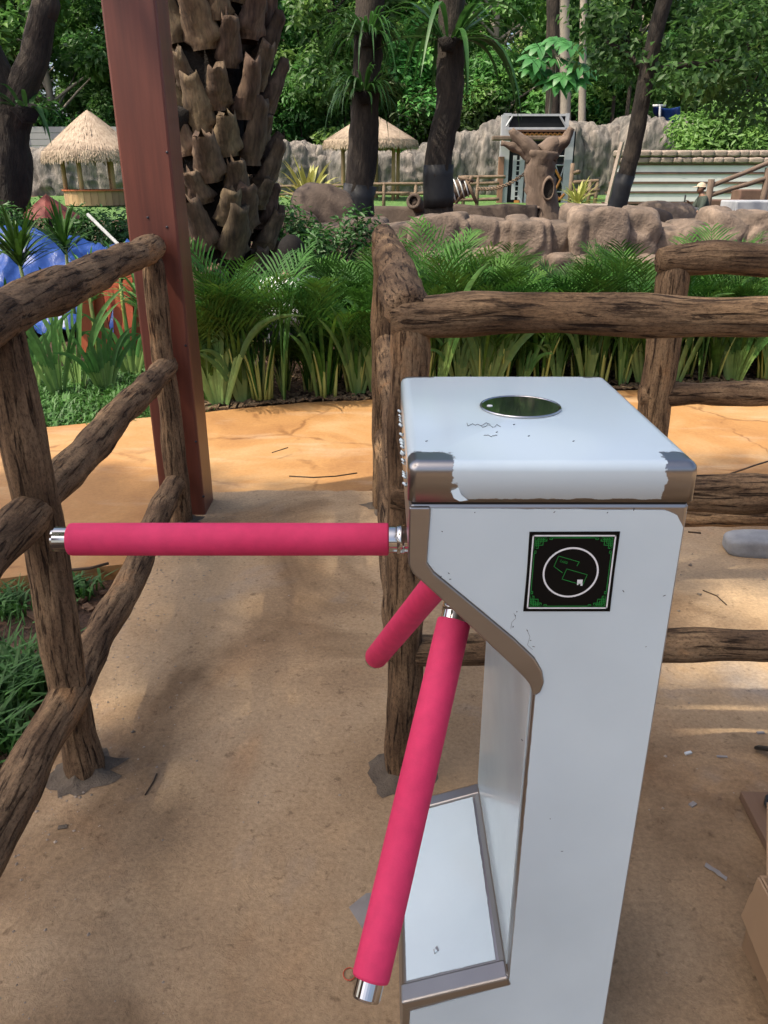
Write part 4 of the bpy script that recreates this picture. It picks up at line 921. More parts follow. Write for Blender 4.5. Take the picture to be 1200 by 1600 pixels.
# ================================================================== ROCKWORK
def rock(sx, sy, sz, seed, sub=4, pw=4.0, amp=.12, rid=.08, crk=0):
    bm = bmesh.new(); bmesh.ops.create_icosphere(bm, subdivisions=sub, radius=1.0)
    for v in bm.verts:
        d = v.co.normalized(); k = (abs(d.x) ** pw + abs(d.y) ** pw + abs(d.z) ** pw) ** (-1 / pw); p = d * k
        q = Vector((p.x * sx, p.y * sy, p.z * sz))
        n_ = noise.noise(q * 1.7 + Vector((seed, seed * 2, 0))); r_ = 1 - abs(noise.noise(q * 2.6 + Vector((0, seed, seed * 3)))) * 2
        f_ = noise.noise(q * 9 + Vector((seed, 0, 0)))
        dv = noise.voronoi(Vector((q.x, q.y, q.z * (.3 if crk < 1 else .7))) * crk + Vector((seed, seed * 1.3, 2)))[0] if crk else None; ck = max(0, 1 - (dv[1] - dv[0]) * 7) if crk else 0
        v.co = q * (1 + amp * n_) + d * (rid * r_ * min(sx, sy, sz) + .02 * f_ * min(sx, sy, sz) * 2 - .16 * ck * min(sx, sy, sz))
    me = bpy.data.meshes.new('rock_mesh'); bm.to_mesh(me); bm.free(); me.polygons.foreach_set('use_smooth', [True] * len(me.polygons)); return me
Yw = 9.6
rw = thing('boulder_wall', 'low tan boulder wall running behind the palm hedge', 'wall', (at(820, 400, Yw).x, Yw, terr(Yw)))
O = org(rw)
tops = [(485, 545, 352, 1.2), (540, 600, 345, .7), (600, 650, 350, .25), (645, 722, 340, 0), (718, 800, 343, .1), (798, 852, 342, -.05), (848, 900, 350, .05), (893, 965, 328, -.1), (955, 1018, 334, 0), (1012, 1060, 356, .05), (1055, 1120, 350, -.1), (1112, 1196, 332, -.15), (660, 730, 395, -.35), (740, 800, 392, -.3), (860, 930, 398, -.3), (935, 1010, 400, -.3), (1060, 1130, 398, -.3)]
for i, (x0, x1, y, dy) in enumerate(tops):
    Y = Yw + dy; a, b = at(x0, y, Y), at(x1, y, Y); z0 = terr(Y) - .15; h = a.z - z0
    link('boulder', rock((b.x - a.x) * .56, .34, h * .50, i * 3.7 + 1, 5, 11.0, .13, .18, 1.9), 'rock', rw, ((a.x + b.x) / 2 - O.x, Y - O.y, z0 + h * .5 - O.z))
p = at(505, 318, 11.6); solo('boulder', MB(), None) if False else None
o = link('boulder', rock(.42, .4, .42, 7.7, 4, 3, .2, .12), 'rim', None, (p.x, 11.6, p.z - .18)); tag(o, 'large dark rounded boulder left of the dark ferny trunk', 'boulder')
o = link('boulder', rock(.30, .3, .34, 9.1, 4, 3, .2, .12), 'rim', None, (at(462, 330, 11).x, 11, .55)); tag(o, 'smaller dark boulder beside the oil palm', 'boulder')
# enclosure rim
rim = thing('enclosure_rim', 'dark brown low concrete rim of the animal enclosure', 'wall', (at(760, 345, 15).x, 15, terr(15)))
for (x0, x1, yt, Y) in ((582, 668, 322, 14.6), (702, 838, 320, 15.2), (876, 1010, 326, 15.2)):
    a, b = at(x0, yt, Y), at(x1, yt, Y); mb = MB(); n = 20
    rg = random.Random(x0)
    for i in range(n):
        t = i / (n - 1); x = a.x + (b.x - a.x) * t; zt = a.z + .03 * noise.noise(Vector((x * 2, x0, 0))); 
        for (dy, z) in ((-.16, terr(Y) - .2), (-.15, zt - .05), (-.10, zt), (.10, zt), (.15, zt - .05), (.16, terr(Y) - .2)): mb.vert((x, Y + dy + .03 * noise.noise(Vector((x * 3, z, x0))), z))
    for i in range(n - 1):
        for k in range(5): mb.face(i * 6 + k, (i + 1) * 6 + k, (i + 1) * 6 + k + 1, i * 6 + k + 1)
    mb.f.append(tuple(range(6))); mb.f.append(tuple(reversed(range((n - 1) * 6, n * 6))))
    part('rim_section', mb, 'rim', rim)
# pale ledge and lit boulders by the sitting man
o = link('boulder', rock(.55, .4, .42, 4.2, 4, 4, .12, .1), 'rock', None, (at(1035, 335, 16.5).x, 16.5, at(1035, 352, 16.5).z)); tag(o, 'pale sunlit boulder left of the sitting man', 'boulder')
o = link('boulder', rock(.55, .4, .30, 5.2, 4, 4, .12, .1), 'rim', None, (at(1000, 338, 15.8).x, 15.8, at(1000, 352, 15.8).z)); tag(o, 'dark flat boulder behind the leaning tree\'s foot', 'boulder')
a, b = at(888, 318, 22), at(980, 330, 20); mb = MB().box((a.x, 20.5, terr(20)), (b.x + .3, 22, a.z)); solo('stone_ledge', mb, 'coping', 'flat pale ledge at the foot of the patterned panel', 'ledge', (a.x, 21, terr(20)), smooth=False)
# far rock wall
fw = thing('rock_wall', 'long grey artificial rock wall at the back of the enclosure', 'wall', (0, 36, terr(36))); O = org(fw); rg = random.Random(3)
prof_ = ((20, 235), (70, 232), (130, 238), (190, 235), (250, 235), (300, 232), (360, 228), (412, 222), (445, 224), (470, 228), (500, 230), (540, 236), (580, 240), (640, 236), (670, 228), (720, 206), (760, 196), (790, 188), (850, 190), (893, 196), (930, 198), (965, 188), (985, 182), (1010, 192), (1040, 196), (1075, 205), (1110, 210), (1150, 212))
for i, (x, y) in enumerate(prof_):
    Y = 36 + rg.uniform(-.5, .5); p = at(x, y, Y); nx = prof_[min(i + 1, len(prof_) - 1)][0] - x if i + 1 < len(prof_) else 40; wd = abs(nx) * 33 / FPX * rg.uniform(.62, .80) + .22
    z0 = terr(Y) - .4; h = p.z - z0
    link('rock_panel', rock(wd, .7, h * .52, i * 5.1 + 2, 5, 3.6, .14, .12, .75), 'rock_grey', fw, (p.x + wd * .4 - O.x, Y - O.y, z0 + h * .5 - O.z))
    if rg.random() < .55:
        q = at(x + rg.uniform(0, 30), y - rg.uniform(0, 10), Y + .3); link('rock_panel', rock(wd * .5, .5, h * .5, i * 2.3 + 50, 4, 3.0, .2, .2), 'rock_grey', fw, (q.x - O.x, Y + .2 - O.y, z0 + (q.z - z0) * .5 - O.z))
# precast wall behind the left hut
pw_ = thing('panel_wall', 'pale grey panel wall above the rockwork behind the left hut', 'wall', (at(70, 215, 38.5).x, 38.5, terr(38)))
for i in range(4):
    z1 = at(60, 198 + i * 10, 38.5).z; z0 = at(60, 207.3 + i * 10, 38.5).z; part('panel', MB().box((at(-60, 200, 38.5).x, 38.45, z0), (at(250, 200, 38.5).x, 38.6, z1)), 'wall_panel', pw_, False)
part('post', MB().box((at(30, 200, 38.5).x, 38.3, .4), (at(34, 200, 38.5).x, 38.44, at(60, 196, 38.5).z)), 'wall_panel', pw_, False)

# ================================================================== THATCHED HUTS
def hut(label, cx, Y, apex_y, eave_y, rpx, base_y, counter, seed):
    ap = at(cx, apex_y, Y); ev = at(cx, eave_y, Y); bz = terr(Y); Rr = rpx / FPX * (Y * cT + .3); t = thing('thatched_hut', label, 'hut', (ap.x, Y, bz)); rg = random.Random(seed)
    mb = MB(); n = 40
    rows = 9
    for j in range(rows + 1):
        k = j / rows; r = Rr * (k ** .92) * .97 + .02; z = ap.z + (ev.z - ap.z) * k - .03
        for i in range(n): a = 2 * math.pi * i / n; q = 1 + .025 * noise.noise(Vector((math.cos(a) * 3, math.sin(a) * 3, k * 6 + seed))); mb.vert((ap.x + r * q * math.cos(a), Y + r * q * math.sin(a), z))
    for j in range(rows):
        for i in range(n): i2 = (i + 1) % n; mb.face(j * n + i, (j + 1) * n + i, (j + 1) * n + i2, j * n + i2)
    rb = part('roof', mb, 'thatch', t)
    mb = MB()
    for _ in range(5200):
        a = rg.uniform(0, 6.283); k = rg.random() ** .6; l = .34 * Rr / 1.5; k2 = k + l / Rr; r0, r1 = Rr * k ** .92, Rr * min(k2, 1.03); z0 = ap.z + (ev.z - ap.z) * k + .015; z1 = ap.z + (ev.z - ap.z) * k2 + .02 - (.12 * rg.random() if k2 > 1 else 0)
        d = Vector((math.cos(a), math.sin(a), 0)); a2 = a + rg.uniform(-.04, .04); d2 = Vector((math.cos(a2), math.sin(a2), 0)); s_ = Vector((-d.y, d.x, 0)) * rg.uniform(.008, .018)
        p, q = Vector((ap.x, Y, z0)) + d * r0, Vector((ap.x, Y, z1 + rg.uniform(0, .02))) + d2 * r1; b = len(mb.v)
        for v in (p - s_, p + s_, q + s_ * .5, q - s_ * .5): mb.vert(v)
        mb.face(b, b + 1, b + 2, b + 3)
    for i in range(700):
        a = rg.uniform(0, 6.283); d = Vector((math.cos(a), math.sin(a), 0)); s_ = Vector((-d.y, d.x, 0)) * .018; p = Vector((ap.x, Y, ev.z + .05)) + d * Rr * .985; q = p + d * .05 - Vector((0, 0, rg.uniform(.16, .30) * Rr / 1.5)); b = len(mb.v)
        for v in (p - s_, p + s_, q + s_ * .4, q - s_ * .4): mb.vert(v)
        mb.face(b, b + 1, b + 2, b + 3)
    o = part('thatch', mb, 'thatch', rb); o['kind'] = 'stuff'
    for i in range(6):
        a = i * math.pi / 3 + .35; r = Rr * .62; part('post', MB().tube([(ap.x + r * math.cos(a), Y + r * math.sin(a), bz - .1), (ap.x + r * math.cos(a) + .01, Y + r * math.sin(a), ev.z + .25)], .07, 10, lump=.015, seed=i), 'hut_wood', t)
    if counter:
        ct = at(cx, counter, Y).z; r = Rr * .66; n = 30; top = MB(); pl = None
        me = MB().box((-r * math.pi / n * .97, -.02, 0), (r * math.pi / n * .97, .02, ct - bz - .03)).mesh('plank_mesh', smooth=False)
        for i in range(n): a = 2 * math.pi * i / n; link('plank', me, 'hut_wood', t, (r * math.sin(a), -r * math.cos(a), 0.03), (0, 0, a))
        ring = [(r + .08, ct), (r - .16, ct), (r - .16, ct - .04), (r + .08, ct - .04)]
        for i in range(n):
            for rr, z in ring: a = 2 * math.pi * i / n; top.vert((ap.x + rr * math.cos(a), Y + rr * math.sin(a), z))
        for i in range(n):
            for k in range(4): j = (i + 1) % n; top.face(i * 4 + k, i * 4 + (k + 1) % 4, j * 4 + (k + 1) % 4, j * 4 + k)
        part('counter_top', top, 'red_plank', t, False)
    return t
hut('round thatched hut with a planked bar counter behind the left of the red post', 136, 28, 172, 240, 74, 324, 296, 1)
hut('thatched hut roof half hidden by the dark ferny trunk', 579, 32, 176, 222, 72, 315, None, 2)

# wooden stake fence of the enclosure
def rails(label, segs, Y, posts, r=.05):
    t = thing('stake_fence', label, 'fence', (at(posts[0][0], posts[0][1], Y).x, Y, terr(Y)))
    for (x0, y0, x1, y1) in segs: a, b = at(x0, y0, Y), at(x1, y1, Y); part('rail', MB().tube(limb_pts(a, b, .05, x0, 8), r, 8, lump=.012, seed=x0 * .1), 'stake', t)
    for (x, y) in posts: a = at(x, y, Y); part('post', MB().tube([(a.x, Y, terr(Y) - .2), a], r * 1.1, 8, lump=.015, seed=x), 'stake', t)
rails('low rustic rail fence on the lawn between the two dark trunks', ((410, 292, 545, 290), (410, 304, 545, 302), (560, 288, 668, 287), (560, 302, 640, 302), (625, 304, 690, 300)), 27, ((430, 286), (500, 286), (600, 286), (650, 285)))
rails('low rustic rail fence left of the patterned panel', ((700, 288, 780, 286), (720, 277, 790, 276), (700, 313, 780, 311)), 26.5, ((747, 275), (725, 276)))
rails('short stack of rustic rails right of the patterned panel', ((895, 285, 935, 283), (895, 298, 937, 297), (900, 306, 935, 303), (896, 270, 906, 268)), 27, ((895, 255), (933, 280), (922, 282)), .06)
# fallen hollow log with lashing on trestle, and pipe
Y = 17.5; a, b = at(686, 308, Y), at(732, 290, Y)
lg = thing('log_trestle', 'grey log lashed with white rope on a crossed-stake trestle', 'log', (b.x, Y, terr(Y)))
part('log', MB().tube([a, b], [.24, .17], 16, lump=.03, seed=2), 'fake_trunk', lg)
for (x0, y0, x1, y1) in ((712, 318, 738, 275), (745, 318, 728, 280), (716, 277, 740, 283)): part('stake', MB().tube([at(x0, y0, Y - .15), at(x1, y1, Y - .15)], .035, 8), 'stake', lg)
mb = MB()
for k in (.45, .6, .75, .9):
    c = a.lerp(b, k); d = (b - a).normalized(); u = d.cross(Vector((0, 1, 0))).normalized(); v = d.cross(u); rr = .26 - .07 * k; mb.tube([c + (u * math.cos(q) + v * math.sin(q)) * rr for q in [i * math.pi / 8 for i in range(17)]], .014, 5, cap=False)
part('rope', mb, 'white_pipe', lg)
Y = 14.2; a, b = at(646, 314, Y), at(662, 330, Y + .6)
mb = MB(); d = (b - a).normalized(); u = d.cross(Vector((0, 0, 1))).normalized(); v = d.cross(u); n = 18
for (s_, r) in ((.05, .075), (0, .075), (0, .125), (.04, .135), (.08, .115), (.7, .115)):
    for i in range(n): q = 2 * math.pi * i / n; mb.vert(a + d * s_ + (u * math.cos(q) + v * math.sin(q)) * r)
for j in range(5):
    for i in range(n): i2 = (i + 1) % n; mb.face(j * n + i, j * n + i2, (j + 1) * n + i2, (j + 1) * n + i)
mb.f.append(tuple(range(n)))
solo('drain_pipe', mb, 'rim', 'dark stub of pipe poking over the rim by the bent trunk', 'pipe', a)

# ================================================================== PATTERNED PANEL
Y = 30.0
pan = thing('patterned_panel', 'tall black entrance panel with white and orange tribal pattern and a sloping hood', 'gate', (at(835, 320, Y).x, Y, terr(Y)))
def prect(mb, x0, y0, x1, y1, d, th=.06, Yp=None):
    a, b = at(x0, y0, (Yp or Y) - d), at(x1, y1, (Yp or Y) - d); mb.box((min(a.x, b.x), Y - d - th, min(a.z, b.z)), (max(a.x, b.x), Y - d, max(a.z, b.z)))
def pline(mb, pts, w_, d):
    for (x0, y0), (x1, y1) in zip(pts, pts[1:]): mb.tube([at(x0, y0, Y - d), at(x1, y1, Y - d)], w_, 4)
mb = MB(); prect(mb, 787, 206, 888, 322, 0, .25); part('board', mb, 'panel_black', pan, False)
mb = MB(); prect(mb, 796, 181, 884, 200, .3, .1); part('hood', mb, 'panel_black', pan, False)
mb = MB()
for r_ in ((790, 178, 888, 181.5), (790, 199, 888, 202.5)): prect(mb, *r_, .41, .05)
for r_ in ((787, 177, 791, 320), (884, 177, 888, 200), (885, 205, 888, 320), (815, 245, 817.5, 318), (820, 245, 823, 318), (826, 252, 829, 290)): prect(mb, *r_, .42 if r_[3] < 210 else .26, .05)
pline(mb, [(791, 197), (801, 181)], .035, .44); pline(mb, [(884, 197), (875, 181)], .035, .44)
for k in range(8): prect(mb, 803, 250 + k * 8, 813, 251.6 + k * 8, .26, .04)
for x in (802, 812.5): prect(mb, x, 243, x + 1.6, 312, .26, .045)
pline(mb, [(868, 244), (883, 244)], .022, .28); pline(mb, [(868, 258), (882, 300), (868, 300), (882, 258), (868, 258)], .022, .28)
part('white_pattern', mb, 'panel_white', pan, False)
mb = MB(); pline(mb, [(868, 265), (876, 280), (868, 296)], .04, .31); pline(mb, [(870, 308), (874, 312), (882, 303)], .05, .31); pline(mb, [(799 + i * 3.6, 208 if i % 2 else 202.5 + 9) for i in range(24)], .03, .30); prect(mb, 803, 313, 812, 319, .27, .04)
part('orange_pattern', mb, 'panel_orange', pan, False)
mb = MB(); prect(mb, 779, 245, 783, 320, .2, .2); prect(mb, 797, 203, 884, 206, .32, .06); part('brown_frame', mb, 'panel_brown', pan, False)
mb = MB(); prect(mb, 783.5, 180, 787, 320, .1, .2); part('side_post', mb, 'panel_white', pan, False)
mb = MB(); prect(mb, 768, 213, 888, 220, .5, .5); bevel(part('shelf', mb, 'fake_trunk', pan, False), .03)
# artificial tree
Y = 18.0
def arc(*pts): return [at(x, y, Y) for x, y in pts]
ft = thing('artificial_tree', 'artificial dead tree stump with hollow and two broken branches before the patterned panel', 'tree', (at(848, 340, Y).x, Y, terr(Y)))
b0 = at(850, 345, Y)
mb = MB(); pts = [Vector((b0.x, Y, terr(Y) - .2)), *arc((850, 340), (846, 310), (843, 275), (846, 250), (848, 236))]; mb.tube([pts[0]] + [pts[i].lerp(pts[i + 1], k / 4) for i in range(1, 5) for k in range(4)] + [pts[5]], [.42] + [.40, .37, .35, .34, .33, .32, .31, .31, .31, .31, .31, .30, .30, .31, .33, .34] + [.32], 26, lump=.06, fine=.02, seed=6); part('trunk', mb, 'fake_trunk', ft)
for p_, r0, r1 in ((((836, 250), (822, 225), (806, 214), (799, 202)), .20, .07), (((832, 248), (815, 235), (800, 228), (783, 224)), .12, .05), (((858, 248), (868, 230), (885, 218), (893, 200)), .18, .07), (((850, 240), (862, 228), (872, 226)), .22, .14)):
    q = arc(*p_); part('branch', MB().tube([q[i].lerp(q[i + 1], k / 4) for i in range(len(q) - 1) for k in range(4)] + [q[-1]], [r0 + (r1 - r0) * i / (4 * (len(q) - 1)) for i in range(4 * (len(q) - 1) + 1)], 14, lump=.04, fine=.01, seed=p_[0][0]), 'fake_trunk', ft)
for (x, y, rx, rz) in ((857, 297, .11, .20), (840, 336, .09, .13)):
    c = at(x, y, Y - .35); mb = MB(); n = 20
    for (k, dy) in ((1.30, .12), (1.18, -.02), (1.0, -.045), (.85, .02)):
        for i in range(n): a = 2 * math.pi * i / n; mb.vert((c.x + rx * k * math.cos(a), c.y + dy, c.z + rz * k * math.sin(a) * (1.1 if math.sin(a) > 0 else .9)))
    for j in range(3):
        for i in range(n): mb.face(j * n + i, j * n + (i + 1) % n, (j + 1) * n + (i + 1) % n, (j + 1) * n + i)
    hl = part('hollow_rim', mb, 'fake_trunk', ft)
    mb = MB(); mb.poly([(c.x + rx * .95 * math.cos(2 * math.pi * i / n), c.y + .0, c.z + rz * .95 * math.sin(2 * math.pi * i / n)) for i in range(n)]); part('hollow', mb, 'palm_core', hl)  # dark colour of this flat disc paints the shade inside the hole
# twisted rope line
a, b = at(746, 295, 19), at(832, 262, 18); mb = MB()
for s_ in (0, math.pi): mb.tube([a.lerp(b, i / 60) + Vector((0, .03 * math.cos(i * .9 + s_), .03 * math.sin(i * .9 + s_) - .15 * math.sin(math.pi * i / 60))) for i in range(61)], .015, 5)
solo('twisted_rope', mb, 'stake', 'twisted dark rope strung from the artificial tree to the left', 'rope', a)
# yellow spiky plants
for (x, y, Y, L, lb) in ((482, 318, 15, .95, 'spiky yellow-green agave beside the dark boulder'), (902, 320, 25.5, .95, 'yellow-green spiky plant right of the artificial tree')):
    p = at(x, y, Y); plant('spiky_plant', rosette(x, 46, L, .07, 0), (p.x, Y, p.z - .05), lb, None, 'plant', 1.0, lm='yellow_leaf')
p = at(445, 320, 13); plant('fan_shrub', rosette(445, 40, .8, .07, .1), (p.x, 13, terr(13)), 'green spiky shrub between the oil palm and the dark boulder', None, 'plant', 1.0, lm='fern_leaf')
for i, (x, y, Y, lb) in enumerate(((100, 352, 11.5, 'low dark bush between the blue tarpaulin and the left hut'), (160, 352, 11.0, 'bush at the foot of the left hut beside the red post'), (205, 358, 10.5, 'bush showing just left of the red post above the white pole'), (45, 360, 9.4, 'bush at the foot of the forked tree'), (440, 352, 9, 'dark bush just right of the oil palm foot'), (525, 374, 8.6, 'leafy bush in front of the left end of the boulder wall'))):
    p = at(x, y, Y); bush('low_bush', lb, [(p + Vector((rg.uniform(-.3, .3), rg.uniform(-.2, .2), rg.uniform(-.4, .15))), (.28, .25, .25)) for _ in range(6)], 240, .09, 90 + i, 'fern_leaf')

# ================================================================== WHITE BOARDED WALL, right
Y = 27.0; z_t = lambda y: at(1100, y, Y).z
bw = thing('boarded_wall', 'white boarded wall with brown battens and a stone coping on the right', 'wall', (at(1080, 320, Y).x, Y, terr(Y)))
ys = (257, 271, 286, 301, 317); x_l = (964, 960, 956, 952, 948)
part('backing', MB().box((at(962, 260, Y).x, Y + .05, terr(Y) - .2), (at(1330, 260, Y).x, Y + .3, z_t(238))), 'rim', bw, False)
for i in range(4):
    part('board', MB().box((at(x_l[i], 260, Y).x, Y - .02, z_t(ys[i + 1] - 2.2)), (at(1300, 260, Y).x, Y + .045, z_t(ys[i] + 1.0))), 'white_board', bw, False)
for i in range(5): part('batten', MB().box((at(x_l[i] - 2, 260, Y).x, Y - .05, z_t(ys[i] + 1.2)), (at(1310, 260, Y).x, Y + .042, z_t(ys[i] - 1.4))), 'brown_trim', bw, False)
rg = random.Random(10)
sm_ = [rock(.5, .5, .5, 70 + i, 3, 14, .03, .03) for i in range(4)]
for row, (y0, y1) in enumerate(((234.5, 245.5), (245.5, 255.8))):
    x = 962 + row * 6
    while x < 1290:
        w_ = rg.uniform(12, 24); a, b = at(x, y0, Y), at(x + w_, y1, Y); link('stone', sm_[rg.randrange(4)], 'coping', bw, ((a.x + b.x) / 2 - org(bw).x, .1 + rg.uniform(-.04, .03), (a.z + b.z) / 2 - org(bw).z), None, ((b.x - a.x) * .97, .45, abs(a.z - b.z) * .95)); x += w_
a, b = at(948, 318, Y - .6), at(972, 222, Y - .6); solo('leaning_plank', MB().tube([a, a.lerp(b, .5), b], .07, 4), 'coping', 'pale plank leaning against the left end of the boarded wall', 'plank', a, smooth=False)
# stone steps block, white box, handrail
Y = 21.5
stp = thing('stone_bench', 'stepped stone bench behind the sitting man', 'bench', (at(1150, 330, Y).x, Y, terr(Y)))
for (x0, y0, x1, y1, dy, m_) in ((1113, 316, 1160, 335, 0, 'coping'), (1160, 300, 1260, 335, .5, 'coping'), (1108, 312, 1168, 316, -.05, 'brown_trim'), (1158, 296, 1262, 300, .45, 'brown_trim')):
    nst = 3 if m_ == 'coping' else 1
    for k in range(nst):
        xa = x0 + (x1 - x0) * k / nst; xb = x0 + (x1 - x0) * (k + .96) / nst; a, b = at(xa, y0, Y + dy), at(xb, y1, Y + dy); bevel(part('stone' if nst > 1 else 'slab', MB().box((a.x, Y + dy, min(b.z, terr(Y) - .1)), (b.x, Y + dy + .6, a.z)), m_, stp, False), .03)
a, b = at(1152, 314, 18), at(1212, 345, 18); bevel(solo('white_box', MB().box((a.x, 18, terr(18) - .1), (b.x + .4, 18.9, a.z)), 'panel_white', 'plain white box at the right edge behind the boulder wall', 'box', (a.x, 18, terr(18)), smooth=False), .03)
hr = thing('handrail', 'dark brown two-bar log handrail sloping up at the right edge', 'railing', (at(1110, 330, 20.5).x, 20.5, terr(20.5)))
Y = 20.5
for (x0, y0, x1, y1) in ((1113, 290, 1230, 243), (1110, 305, 1240, 266)): part('rail', MB().tube(limb_pts(at(x0, y0, Y), at(x1, y1, Y), .03, x0, 8), .055, 10, lump=.012, seed=x0), 'fake_trunk', hr)
for (x, y) in ((1112, 280), (1201, 262)): a = at(x, y, Y); part('post', MB().tube([(a.x, Y, terr(Y) - .2), a], .075, 10, lump=.012, seed=x), 'fake_trunk', hr)
# blue cover in the wood
p = at(1042, 182, 37.5); tp = thing('covered_stall', 'blue tarpaulin cover on a frame among the trees above the rock wall', 'tarpaulin', (p.x, 37.5, terr(37)))
mb = MB(); n = 14
for j in range(8):
    for i in range(n): u, v = i / (n - 1), j / 7; q = at(1021 + u * 42 - (v > .6) * 0, 166 + v * 34 * (.35 + .65 * u) + 4 * math.sin(u * 3), 37.3 + .5 * math.sin(u * 6) + v * .5); mb.vert(q)
for j in range(7):
    for i in range(n - 1): mb.face(j * n + i, (j + 1) * n + i, (j + 1) * n + i + 1, j * n + i + 1)
o = part('cover', mb, 'tarp', tp); s_ = o.modifiers.new('thick', 'SOLIDIFY'); s_.thickness = .03
part('frame', MB().tube([at(1031, 190, 37.1), at(1031, 165, 37.1)], .05, 6).tube([at(1020, 165, 37.1), at(1040, 165, 37.1)], .05, 6).tube([at(1031, 188, 37.1), Vector((at(1031, 190, 37.1).x, 37.1, terr(37)))], .05, 6), 'white_pipe', tp)

# ================================================================== PEOPLE
def skin_body(name, joints, edges, rads, m, parent, sub=2, root=0):
    o0 = org(parent); me = bpy.data.meshes.new(name + '_cage'); me.from_pydata([tuple(Vector(j) - o0) for j in joints], edges, []); ob = bpy.data.objects.new(name + '_tmp', me); C.objects.link(ob)
    sk = ob.modifiers.new('skin', 'SKIN'); sv = me.skin_vertices[0].data if me.skin_vertices else None
    if sv is None:
        bm = bmesh.new(); bm.from_mesh(me); bm.verts.layers.skin.verify(); bm.to_mesh(me); bm.free(); sv = me.skin_vertices[0].data
    for i, r in enumerate(rads): sv[i].radius = (r, r) if not hasattr(r, '__len__') else r; sv[i].use_root = (i == root)
    ss = ob.modifiers.new('sub', 'SUBSURF'); ss.levels = sub; ss.render_levels = sub
    dg = bpy.context.evaluated_depsgraph_get(); dg.update(); nm = bpy.data.meshes.new_from_object(ob.evaluated_get(dg)); bpy.data.objects.remove(ob)
    nm.polygons.foreach_set('use_smooth', [True] * len(nm.polygons)); nm.materials.clear(); nm.materials.append(MATS[m]); o = bpy.data.objects.new(name, nm); C.objects.link(o); o.parent = parent; return o
def ell(c, r, n=14, m_=10, cut=-1.0, tilt=0.0):
    mb = MB(); Rm = Matrix.Rotation(tilt, 3, 'X')
    for j in range(m_ + 1):
        ph = -math.pi / 2 + math.pi * j / m_; ph = max(ph, math.asin(max(-1, cut)))
        for i in range(n): a = 2 * math.pi * i / n; mb.vert(Vector(c) + Rm @ Vector((r[0] * math.cos(ph) * math.cos(a), r[1] * math.cos(ph) * math.sin(a), r[2] * math.sin(ph))))
    for j in range(m_):
        for i in range(n): mb.face(j * n + i, j * n + (i + 1) % n, (j + 1) * n + (i + 1) % n, (j + 1) * n + i)
    return mb
def head_mesh(c, f, sc_=1.0):
    # f: unit facing direction; sculpted skull, jaw, nose and ears in one skin mesh
    f = Vector(f).normalized(); s_ = Vector((0, 0, 1)).cross(f).normalized(); mb = MB(); n, m_ = 18, 14; c = Vector(c)
    for j in range(m_ + 1):
        ph = -math.pi / 2 + math.pi * j / m_
        for i in range(n):
            a = 2 * math.pi * i / n; d = Vector((math.cos(ph) * math.cos(a), math.cos(ph) * math.sin(a), math.sin(ph)))
            k = 1 - .22 * max(0, -d.z) * (1 - .5 * d.x); q = Vector((.095 * d.x, .075 * d.y * k, .118 * d.z))
            if d.x > .86 and -.35 < d.z < .12: q.x += .022 * (1 - abs(d.y) * 3) * (1 - abs(d.z + .15) * 2) if abs(d.y) < .3 else 0
            if abs(d.y) > .93 and abs(d.z) < .3: q.y *= 1.14
            mb.vert(c + (f * q.x + s_ * q.y + Vector((0, 0, q.z))) * sc_)
    for j in range(m_):
        for i in range(n): mb.face(j * n + i, j * n + (i + 1) % n, (j + 1) * n + (i + 1) % n, (j + 1) * n + i)
    return mb
# sitting man with cap and phone, in profile facing left
Y = 20.0; hd = at(1096, 291, Y)
seat_z = hd.z - .74; X0 = hd.x - .0
pm = thing('person', 'seated person in beige cap, dark shirt and grey trousers looking at a phone', 'person', (X0, Y, seat_z))
hip = Vector((X0 + .16, Y, seat_z + .10)); ch = Vector((X0 + .08, Y, seat_z + .42)); nk = Vector((X0 + .03, Y, seat_z + .56)); hc = Vector((X0 - .0, Y, seat_z + .69))
def limb(pts): return [Vector(p) for p in pts]
LS, RS_ = ch + Vector((0, -.17, .06)), ch + Vector((0, .17, .06)); LE, RE = Vector((X0 - .02, Y - .22, seat_z + .22)), Vector((X0 - .06, Y + .2, seat_z + .25)); LH, RH = Vector((X0 - .22, Y - .14, seat_z + .12)), Vector((X0 - .24, Y + .03, seat_z + .40))
LK, RK = Vector((X0 - .26, Y - .14, seat_z + .26)), Vector((X0 - .30, Y + .14, seat_z + .22)); LF, RF = Vector((X0 - .20, Y - .14, seat_z - .12)), Vector((X0 - .34, Y + .13, seat_z - .16)); LT, RT = LF + Vector((-.17, 0, -.03)), RF + Vector((-.17, 0, -.03))
J = [hip, ch, nk, hc, LS, LE, LH, RS_, RE, RH, hip + Vector((0, -.10, 0)), LK, LF, LT, hip + Vector((0, .10, 0)), RK, RF, RT]
for k, hnd in ((6, LH), (9, RH)):
    pass
Ed = [(0, 1), (1, 2), (2, 3), (1, 4), (4, 5), (5, 6), (1, 7), (7, 8), (8, 9), (0, 10), (10, 11), (11, 12), (12, 13), (0, 14), (14, 15), (15, 16), (16, 17)]; Rd = [.12, .13, .055, .06, .065, .045, .032, .065, .045, .032, .09, .062, .042, .035, .09, .062, .042, .035]
J2, E2, R2 = list(J), list(Ed), list(Rd)
for hi, fd in ((6, Vector((-1, 0, -.4))), (9, Vector((-.8, -.2, .5)))):
    for k in range(5):
        b_ = J2[hi] + fd.normalized() * .05 + Vector((0, (k - 2) * .018, 0)); t_ = b_ + fd.normalized() * (.045 if k else .03) - Vector((0, 0, .015)); n0 = len(J2); J2 += [b_, t_]; E2 += [(hi, n0), (n0, n0 + 1)]; R2 += [.009, .008]
bd = skin_body('body', J2, E2, R2, 'skin', pm)
part('head', head_mesh(hc, (-1, -.25, -.25)), 'skin', pm)
